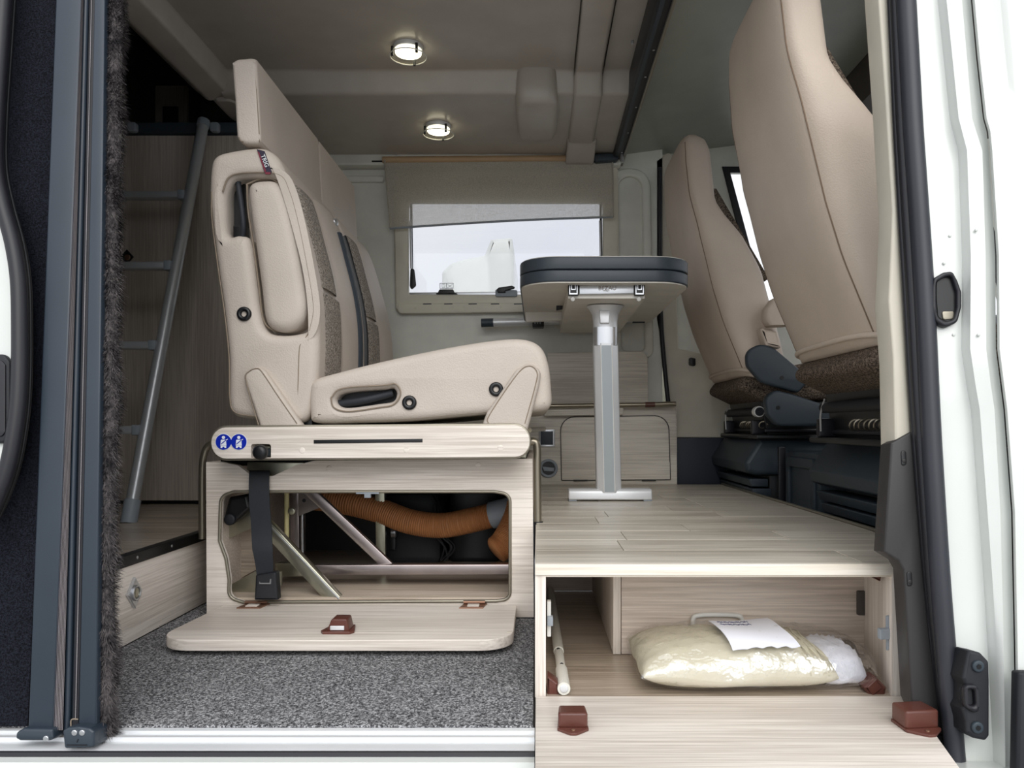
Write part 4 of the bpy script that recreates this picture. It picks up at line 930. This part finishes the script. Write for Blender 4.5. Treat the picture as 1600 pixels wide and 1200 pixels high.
def cab_seat():
    t = thing('cab_seat', 'beige leather passenger seat back close to the door pillar, seen from behind', 'seat', (.75, 1.62, .38), 'cab seats')
    rings = []
    for k in range(40):
        z = .545+(1.303-.545)*(1-(1-k/39)**1.25)
        rings.append(sring(interp(XR, z), interp(XFr, z), interp(Y0, z), interp(Y1, z), z, 4.2, 48, tilt=-.25))
    bk = loft('backrest', rings, 'leather_cab', t)
    # seams that follow the near and far rear corners
    for tabx, far in ((0, 0), (1, 1)):
        ps = []
        for k in range(24):
            z = .56+.70*k/23; xr, xf, y0, y1 = interp(XR, z), interp(XFr, z), interp(Y0, z), interp(Y1, z)
            fx = .10+.10*max(0, (z-.9)); u = -1+2*fx; e = 4.2
            yy = (1-abs(u)**e)**(1/e); y = (y0+y1)/2+(yy*(y1-y0)/2)*(1 if far else -1)
            ps.append(Vector((xr+(xf-xr)*fx, y, z-.25*(xf-xr)/2*u)))
        tube('seam', ps, .0016, 'seam_cab', bk, n=6, sub=2)
    ps = [v+Vector((0, 0, .004)) for v in sring(interp(XR, .56)-.002, interp(XFr, .56), interp(Y0, .56)-.003, interp(Y1, .56)+.003, .558, 4.2, 48, tilt=-.25)]
    ps = ps[14:35]
    tube('hem', ps, .006, 'leather_cab', bk, n=8, sub=1)
    prism('fabric_insert', [[(1.45, .86), (1.78, .86), (1.76, 1.14), (1.47, 1.14)]], lambda u, v, w_: (interp(XFr, v)-.02+w_*1.4, u, v), .02, 'fabric_brown', t)
    prism('headrest_insert', [fillet([(.545, 1.035, .008), (.580, 1.045, .008), (.556, 1.095, .008), (.530, 1.10, .008)])], lambda u, v, w_: (u, 1.43+w_, v), .37, 'fabric_brown', t, .006)
    prism('seat_cushion', [fillet([(.625, .560, .02), (.60, .525, .03), (.69, .482, .05), (1.12, .50, .05), (1.14, .62, .06), (.80, .60, .03)])], lambda u, v, w_: (u, 1.40+w_, v), .44, 'fabric_brown', t, .03, 5)
    prism('underframe', [[(.70, .385), (1.15, .385), (1.15, .49), (.68, .49)]], lambda u, v, w_: (u, 1.44+w_, v), .38, 'black', t, .004)
    bx('swivel_plate', (.66, 1.41, .372), (1.2, 1.87, .386), 'black', t, .004)
    bx('swivel_plate', (.69, 1.43, .392), (1.15, 1.85, .404), 'rubber', t, .004)
    tube('cross_tube', [(.672, 1.42, .455), (.672, 1.80, .455)], .013, 'black_soft', t, n=16, smooth_path=False)
    rg = tube('tube_label', [(.672, 1.425, .455), (.672, 1.450, .455)], .0165, 'white_plastic', t, n=16, smooth_path=False)
    V = [(.690+.011*math.cos(a*.9), 1.44+a*.0035, .415+.011*math.sin(a*.9)) for a in range(70)]
    tube('spring', V, .0022, 'steel_tube', t, n=5, sub=2)
    for y in (1.80, 1.46): bx('rail_foot', (.66, y, .386), (.70, y+.022, .430), 'rubber', t, .004)
    tube('wire_clip', [(.664, 1.80, .40), (.660, 1.79, .44), (.664, 1.775, .475)], .0025, 'alu', t, n=6)
    slab('bolster_pad', [(1385, 330), (1400, 300), (1400, 500), (1390, 520)], 1.40, .02, 'leather_cab', t, bevel=.005)
    return t
pseat = cab_seat()
dseat = copy_tree(pseat, None, (-.005, .885, 0))
dseat['label'] = 'beige leather driver seat back on the far side beyond the table'
MW[dseat.name] = dseat.location.copy()
# side covers of the driver's seat
rc = slab('recliner_cover', [(1166, 548, 18), (1190, 536, 22), (1212, 545, 18), (1268, 592, 8), (1248, 614, 8), (1190, 598, 20), (1168, 572, 14)], 2.215, .03, 'slate_plastic', dseat, bevel=.008, seg=4)
disc('cover_screw', P(1222, 590, 2.213), .006, .004, 'black', rc, n=14)
rc2 = slab('rail_cover', [(1196, 622, 16), (1212, 609, 14), (1240, 616, 6), (1282, 630, 6), (1302, 632), (1302, 666, 3), (1215, 666, 20), (1200, 648, 12)], 2.205, .04, 'slate_plastic', dseat, bevel=.008, seg=4)
disc('cover_screw', P(1216, 637, 2.203), .006, .004, 'black', rc2, n=14)
for k in range(8):
    a = Vector(P(1237+k*5, 612-k*3.2, 2.235)); bar('bellows_rib', a, a+Vector((.022, 0, .032)), .006, .03, 'black', dseat)
loft('armrest', [sring(.66+.01*k, .72+.01*k, 2.19-.0*k, 2.25, z, 3, 24) for k, z in ((0, .70), (-1, .715), (-1, .745), (1, .775), (3, .785))], 'leather_cab', dseat)
slab('armrest_buckle', [(1188, 512, 2), (1215, 518, 3), (1222, 545, 3), (1196, 540, 2)], 2.22, .05, 'leather_cab', dseat, bevel=.008)
# seat pedestals
def pedestal():
    t = thing('seat_pedestal', 'dark slate plastic pedestal with louvres below the near passenger seat', 'pedestal', (.85, 1.72, 0), 'cab seat pedestals')
    prism('upper_cowl', [fillet([(.735, .372, .01), (.688, .300, .008), (.694, .272, .006), (.72, .262), (1.15, .262), (1.15, .372)])], lambda u, v, w_: (u, 1.50+w_, v), .46, 'slate_plastic', t, .014, 3)
    for k in range(4):
        z = .250-.030*k; x = .704+.010*k
        prism('louvre', [fillet([(x, z, .003), (x+.010, z-.024, .003), (x+.06, z-.024), (x+.06, z)])], lambda u, v, w_: (u, 1.515+.004*k+w_, v), .43-.008*k, 'slate_plastic', t, .003, 2)
    bx('core', (.775, 1.54, 0.002), (1.14, 1.93, .26), 'black', t)
    return t
ped = pedestal()
ped2 = copy_tree(ped, None, (-.058, .835, 0)); ped2['label'] = 'dark slate plastic pedestal with louvres below the far driver seat'
cs = thing('centre_console', 'dark slate console box between the two cab seat pedestals', 'console', (.9, 2.12, 0))
bx('console_box', (.735, 2.0, .002), (1.1, 2.27, .340), 'slate_plastic', cs, .006)
side('console_frame', [(2.02, .05, .02), (2.25, .05, .02), (2.25, .325, .02), (2.02, .325, .02)], .726, .012, 'slate_plastic', cs, .004, holes=[[(2.045, .07, .015), (2.225, .07, .015), (2.225, .295, .015), (2.045, .295, .015)]])
bx('console_strip', (.715, 2.275, .002), (.735, 2.29, .35), 'rubber', cs)

# ------------------------------------------------------------------ near door pillar (right)
PIL = struct('door_pillar', W(1500, 1150))
yk = [-40, 0, 90, 185, 205, 235, 300, 400, 500, 545, 600, 640, 700, 800, 900, 1000, 1100, 1260]
def colx(tab, y): return interp(tab, y)
A = [(-40, 1423), (0, 1425), (200, 1437), (400, 1452), (500, 1458), (700, 1466), (900, 1477), (1200, 1497), (1260, 1501)]
B = [(-40, 1462), (0, 1465), (185, 1484), (235, 1497), (400, 1503), (545, 1502), (600, 1510), (640, 1517), (800, 1529), (950, 1540), (1260, 1556)]
B2 = [(p, v+14) for p, v in B]
C = [(-40, 1500), (0, 1503), (185, 1519), (235, 1535), (400, 1540), (545, 1541), (600, 1548), (640, 1554), (800, 1563), (1000, 1568), (1260, 1572)]
D = [(-40, 1514), (0, 1517), (175, 1533), (210, 1543), (400, 1555), (545, 1556), (640, 1568), (800, 1580), (1000, 1584), (1260, 1588)]
cols = [(A, .03), (A, .004), (B, .000), (B2, -.022), (C, -.028), (C, -.022), (D, -.022), (D, -.035)]
V = []; Fc = []; nc = len(cols)
for y in yk:
    for tab, off_ in cols: V.append(W(colx(tab, y), y, off_))
for i in range(len(yk)-1):
    for j in range(nc-1): a = i*nc+j; Fc.append((a, a+1, a+nc+1, a+nc))
mesh_obj('pillar_skin', V, Fc, 'body_white', PIL, smooth=50)
# outer door skin beside it
V = []; Fc = []
for y in yk:
    x = colx(D, y)
    for dx, off_ in ((2, .0), (2, -.036), (6, -.042), (30, -.046), (46, -.040 if y < 190 else -.047), (60, -.048), (150, -.052), (150, .0)): V.append(W(x+dx, y, off_))
for i in range(len(yk)-1):
    for j in range(7): a = i*8+j; Fc.append((a, a+1, a+9, a+8))
od = mesh_obj('front_door', V, Fc, 'body_white', None, smooth=50)
tag(od, 'white outer skin of the front passenger door at the right picture edge', 'door')
MW[od.name] = od.location.copy()
lean('door_moulding', [(1592, 1050, 4), (1720, 1050), (1720, 1240), (1589, 1240)], -.064, .018, 'black_soft', od, bevel=.004)
# rubber seal and inner trims
sealL = [(-40, 1386), (0, 1388), (200, 1397), (400, 1408), (600, 1420), (690, 1427), (900, 1445), (1100, 1470), (1200, 1488)]
sr_ = struct('trim_4', W(1430, 700, .02))
for nm, f0, f1, off_, r in (('seal_bulb', .74, .74, .005, .0150), ('seal_lip', .32, .32, .018, .0085), ('seal_lip', .10, .10, .026, .0055)):
    ps = [W(colx(sealL, y)+(colx(A, y)-colx(sealL, y))*f0, y, off_) for y in range(-40, 1241, 80)]
    if nm == 'seal_bulb':
        tube(nm, ps, r, 'seal_grey', sr_, rad=lambda t: .0145-.002*t, n=14, sub=3)
    else: tube(nm, ps, r, 'rubber', sr_, n=12, sub=3)
bt = lean('trim_5', [(1370, -40), (1389, -40), (1397, 190), (1408, 400), (1420, 600), (1425, 682), (1399, 694), (1396, 560, 30), (1389, 470, 30), (1395, 330, 30), (1384, 150)], .035, .05, 'beige_trim', None, .004); S_(bt)
kp = lean('kick_panel', [(1392, 692, 2), (1424, 674, 3), (1432, 674, 3), (1442, 760), (1456, 960), (1482, 1160), (1487, 1200), (1440, 1130), (1424, 1094), (1412, 890), (1404, 876), (1381, 862)], .030, .035, 'dark_kick', None, .003)
tag(kp, 'matt black plastic kick panel on the door pillar beside the step', 'panel'); MW[kp.name] = kp.location.copy()
for px, py in ((1412, 716), (1421, 905)):
    lean('screw_recess', [(px-4, py-12, 4), (px+4, py-12, 4), (px+5, py+10, 4), (px-3, py+12, 4)], .0285, .003, 'black', kp, .0008)
    disc('screw', W(px+1, py+4, .0275), .003, .003, 'dark_kick', kp, bevel=.001, n=10)
tube('panel_edge', [W(1428, 676, .028), W(1438, 760, .028), W(1452, 960, .028), W(1478, 1160, .028)], .004, 'rubber', kp)
# grip recess and lock striker on the pillar
gp = thing('grip_recess', 'black oval recess with rubber rim in the white door pillar', 'recess', W(1480, 512, -.005))
rim = [(1460, 434, 6), (1475, 425, 10), (1489, 423, 8), (1497, 438, 6), (1503, 455, 6), (1503, 480, 8), (1497, 503, 10), (1478, 512, 12), (1463, 502, 10), (1457, 480, 8), (1457, 450, 8)]
inn = [(1464, 440, 6), (1478, 432, 8), (1488, 430, 6), (1496, 455, 6), (1496, 480, 6), (1491, 499, 8), (1478, 502, 8), (1466, 495, 8), (1464, 470, 4)]
lean('rim', rim, -.008, .012, 'rubber', gp, .003, holes=[inn])
lean('well', inn, -.001, .004, 'black', gp)
lean('well_shelf', [(1472, 486, 3), (1491, 486, 3), (1490, 498, 4), (1474, 500, 4)], -.003, .004, 'edge_metal', gp, .001)
lk = thing('lock_striker', 'black plastic lock striker with two torx screws low on the white pillar', 'striker', W(1525, 1155, -.01))
lean('striker_plate', [(1513, 1016, 3), (1533, 1020, 10), (1546, 1034, 8), (1547, 1065), (1547, 1150, 5), (1541, 1158, 5), (1522, 1154, 4), (1510, 1145, 4), (1509, 1128, 3), (1504, 1108, 3), (1509, 1098, 3), (1509, 1072, 3), (1504, 1060, 3)], -.036, .034, 'black_soft', lk, .004)
lean('striker_eye', [(1507, 1070, 8), (1530, 1070, 8), (1532, 1112, 8), (1524, 1115, 8), (1508, 1104, 8)], -.044, .012, 'rubber', lk, .004, holes=[[(1512, 1078, 4), (1524, 1078, 4), (1526, 1104, 4), (1514, 1102, 4)]])
for px, py in ((1530, 1042), (1529, 1138)):
    sc = disc('torx_screw', W(px, py, -.040), .0078, .006, 'slate_plastic', lk, bevel=.002, n=18)
    disc('screw_socket', W(px, py, -.0405), .0035, .002, 'black', sc, n=6)
for px, py in ((1476, 411), (1491, 523), (1485, 368), (1526, 359), (1530, 523)): disc('paint_rivet', W(px, py, -.001 if px < 1500 else -.029), .0022, .003, 'body_white', PIL, bevel=.001, n=10)

# ------------------------------------------------------------------ door sill
SL = struct('door_sill', (-.2, 1.0, -.06))
def sillp(nm, pts, mat, x0=-1.05, x1=.56, par=SL):
    prism(nm, [pts], lambda u, v, w_: (x0+w_, u, v), x1-x0, mat, par)
sillp('track_plate', [(1.057, -.003), (1.050, -.0042), (1.049, -.0082), (1.040, -.0082), (1.039, -.0060), (1.033, -.0064), (1.032, -.0114), (1.009, -.0116), (1.006, -.013), (1.006, -.04), (1.057, -.04)], 'alu_white', -1.05, -.004)
sillp('track_groove', [(1.006, -.0130), (1.001, -.0130), (.999, -.0185), (1.006, -.03)], 'rubber', -1.05, -.004)
sillp('sill_step', [(1.002, -.0180), (.985, -.0190), (.982, -.030), (1.002, -.042)], 'body_white', -1.05, -.004)
sillp('sill_skin', [(1.056, -.04), (.978, -.028), (.968, -.045), (.962, -.20), (.985, -.45), (1.02, -.45), (1.02, -.06)], 'body_white', -1.6, .62)

# ------------------------------------------------------------------ left: fly screen cassette, felt pillar, sliding door edge
fp = lean('felt_pillar', [(-120, -40), (96, -40), (43, 1135), (-120, 1135)], .02, .03, 'felt'); S_(fp)
fs = thing('fly_screen', 'folded anthracite fly screen cassette with pleated net on the left of the door', 'fly screen', W(110, 1140))
lean('outer_rail', [(88, -40), (129, -40), (84, 1140), (43, 1140)], -.012, .03, 'anthracite', fs, .003)
V = []; Fc = []
for i in range(13):
    u = i/12
    for y in (-40, 300, 700, 1141):
        f = (y+40)/1181; xa = 128.5-45*f; wdt = 3.0+11.5*f
        V.append(W(xa+wdt*u, y, -.0125+(.004 if i % 2 else 0)))
for i in range(12):
    for j in range(3): a = i*4+j; Fc.append((a, a+1, a+5, a+4))
mesh_obj('pleated_net', V, Fc, 'pleat', fs, smooth=0)
lean('mid_rail', [(131, -40), (151, -40), (123, 1140), (97, 1140)], .000, .02, 'anthracite', fs, .002)
tube('mid_rail_bead', [W(135.5, -40, -.004), W(105, 1140, -.004)], .0042, 'anthracite', fs, smooth_path=False, n=12)
lean('groove_strip', [(141, -40), (149, -40), (122, 1140), (113, 1140)], -.003, .005, 'rubber', fs)
tube('tension_cord', [W(144, -40, -.004), W(118, 1125, -.004)], .0004, 'pleat', fs, smooth_path=False, n=5)
lean('inner_rail', [(148, -40), (164, -40), (150, 1140), (122, 1140)], -.012, .012, 'anthracite', fs, .002)
f1 = lean('rail_foot', [(24, 1145, 8), (36, 1138, 4), (82, 1139, 4), (84, 1155, 6), (76, 1158, 4), (30, 1158, 6), (23, 1154, 4)], -.022, .03, 'anthracite', fs, .004)
disc('screw', W(71, 1154.5, -.0235), .0037, .004, 'alu', f1, bevel=.001, n=16)
f2 = lean('rail_foot', [(97, 1142, 3), (105, 1137, 6), (122, 1135, 6), (140, 1138, 6), (147, 1143, 3), (146, 1168, 3), (100, 1170, 4)], -.030, .034, 'anthracite', fs, .003)
for px in (115.5, 127.5): disc('screw', W(px, 1145.5, -.0315), .0038, .004, 'alu', f2, bevel=.001, n=16)
bar('foot_line', W(104, 1164, -.0302), W(136, 1164, -.0302), .001, .001, 'black', f2)
bar('foot_mark', W(122, 1155, -.0302), W(120, 1160, -.0302), .001, .001, 'black', f2)
tube('cord_hook', [W(111, 1136, -.012), W(111, 1126, -.012), W(115, 1123.5, -.012), W(122, 1124, -.012)], .0009, 'seam', fs, n=6)
f3 = lean('foot_side', [(146, 1142, 2), (154, 1141, 3), (154, 1158, 3), (148, 1163, 3)], -.02, .02, 'anthracite', fs, .002)
# fluffy draught strip
fu = thing('fluffy_strip', 'shaggy dark grey fleece strip hanging along the fly screen', 'fleece', W(168, 1145, .02))
def fx_(y):                                   # middle and half width of the strip
    m_ = 179-14.5*(y/1140.)+1.5*math.sin(y*.013)+1.2*math.sin(y*.031+1); return m_, 13.5+1.2*math.sin(y*.021)
ps = [W(fx_(y)[0], y, .012) for y in range(-40, 1146, 45)]
core = tube('fleece_core', ps, .011, 'fleece', fu, n=12, sub=2)
V = []; Fc = []
for i in range(26000):
    y = random.uniform(-40, 1148); m_, h_ = fx_(min(y, 1140)); a = random.uniform(0, 2*math.pi)
    cpt_ = W(m_, y, .012); r0 = .010
    dirn = Vector((math.cos(a), -math.sin(a)*.8, random.uniform(-.75, .15)+.25*math.sin(y*.05))).normalized()
    ln = random.uniform(.005, .0135)*(1.0+.25*math.sin(y*.045+a)) if y > 40 else .010
    p0 = cpt_+Vector((math.cos(a), -math.sin(a), 0))*r0; p1 = p0+dirn*ln*.6; p2 = p0+dirn*ln+Vector((random.uniform(-.002, .002), 0, -.002))
    s = Vector((-math.sin(a), -math.cos(a), random.uniform(-.5, .5))).normalized()*.00055
    k = len(V); V += [p0-s, p0+s, p1+s*.7, p1-s*.7, p2]; Fc += [(k, k+1, k+2, k+3), (k+3, k+2, k+4)]
mesh_obj('fleece_hair', V, Fc, 'fleece', fu, smooth=0, kind='stuff', recalc=False)
# edge of the open sliding door
S_(lean('wall_near_outer', [(-3000, -900), (-150, -900), (-150, 1560), (-3000, 1560)], -.022, .02, 'body_white'))
sd = thing('sliding_door', 'white edge of the open sliding door with thick black rubber seal, far left', 'door', W(0, 800, -.02))
lean('door_skin', [(-120, 250), (0, 300, 20), (24, 420, 30), (28, 520), (26, 620, 30), (8, 720, 30), (-30, 800, 10), (-120, 830)], -.018, .02, 'body_white', sd, .004)
path = [(10, -60), (2, 60), (-6, 180), (-7, 260), (4, 320), (20, 380), (29, 440), (31, 520), (30, 600), (25, 660), (12, 730), (-10, 790), (-40, 850)]
tube('door_seal', [W(x, y, -.028) for x, y in path], .0105, 'rubber', sd, n=14)
tube('seal_lip', [W(x+15, y, -.012) for x, y in path], .0045, 'black', sd, n=10)
tube('seal_lip', [W(x+10, y, -.020) for x, y in path], .0050, 'black', sd, n=10)
lean('handle_recess', [(-60, 553, 8), (6, 553, 10), (15, 565, 8), (15, 680, 8), (6, 692, 10), (-60, 692, 8)], -.026, .012, 'black_soft', sd, .003)
lean('recess_groove', [(-60, 563, 6), (2, 563, 6), (8, 570, 6), (8, 675, 6), (2, 682, 6), (-60, 682, 6)], -.028, .004, 'rubber', sd, .001)
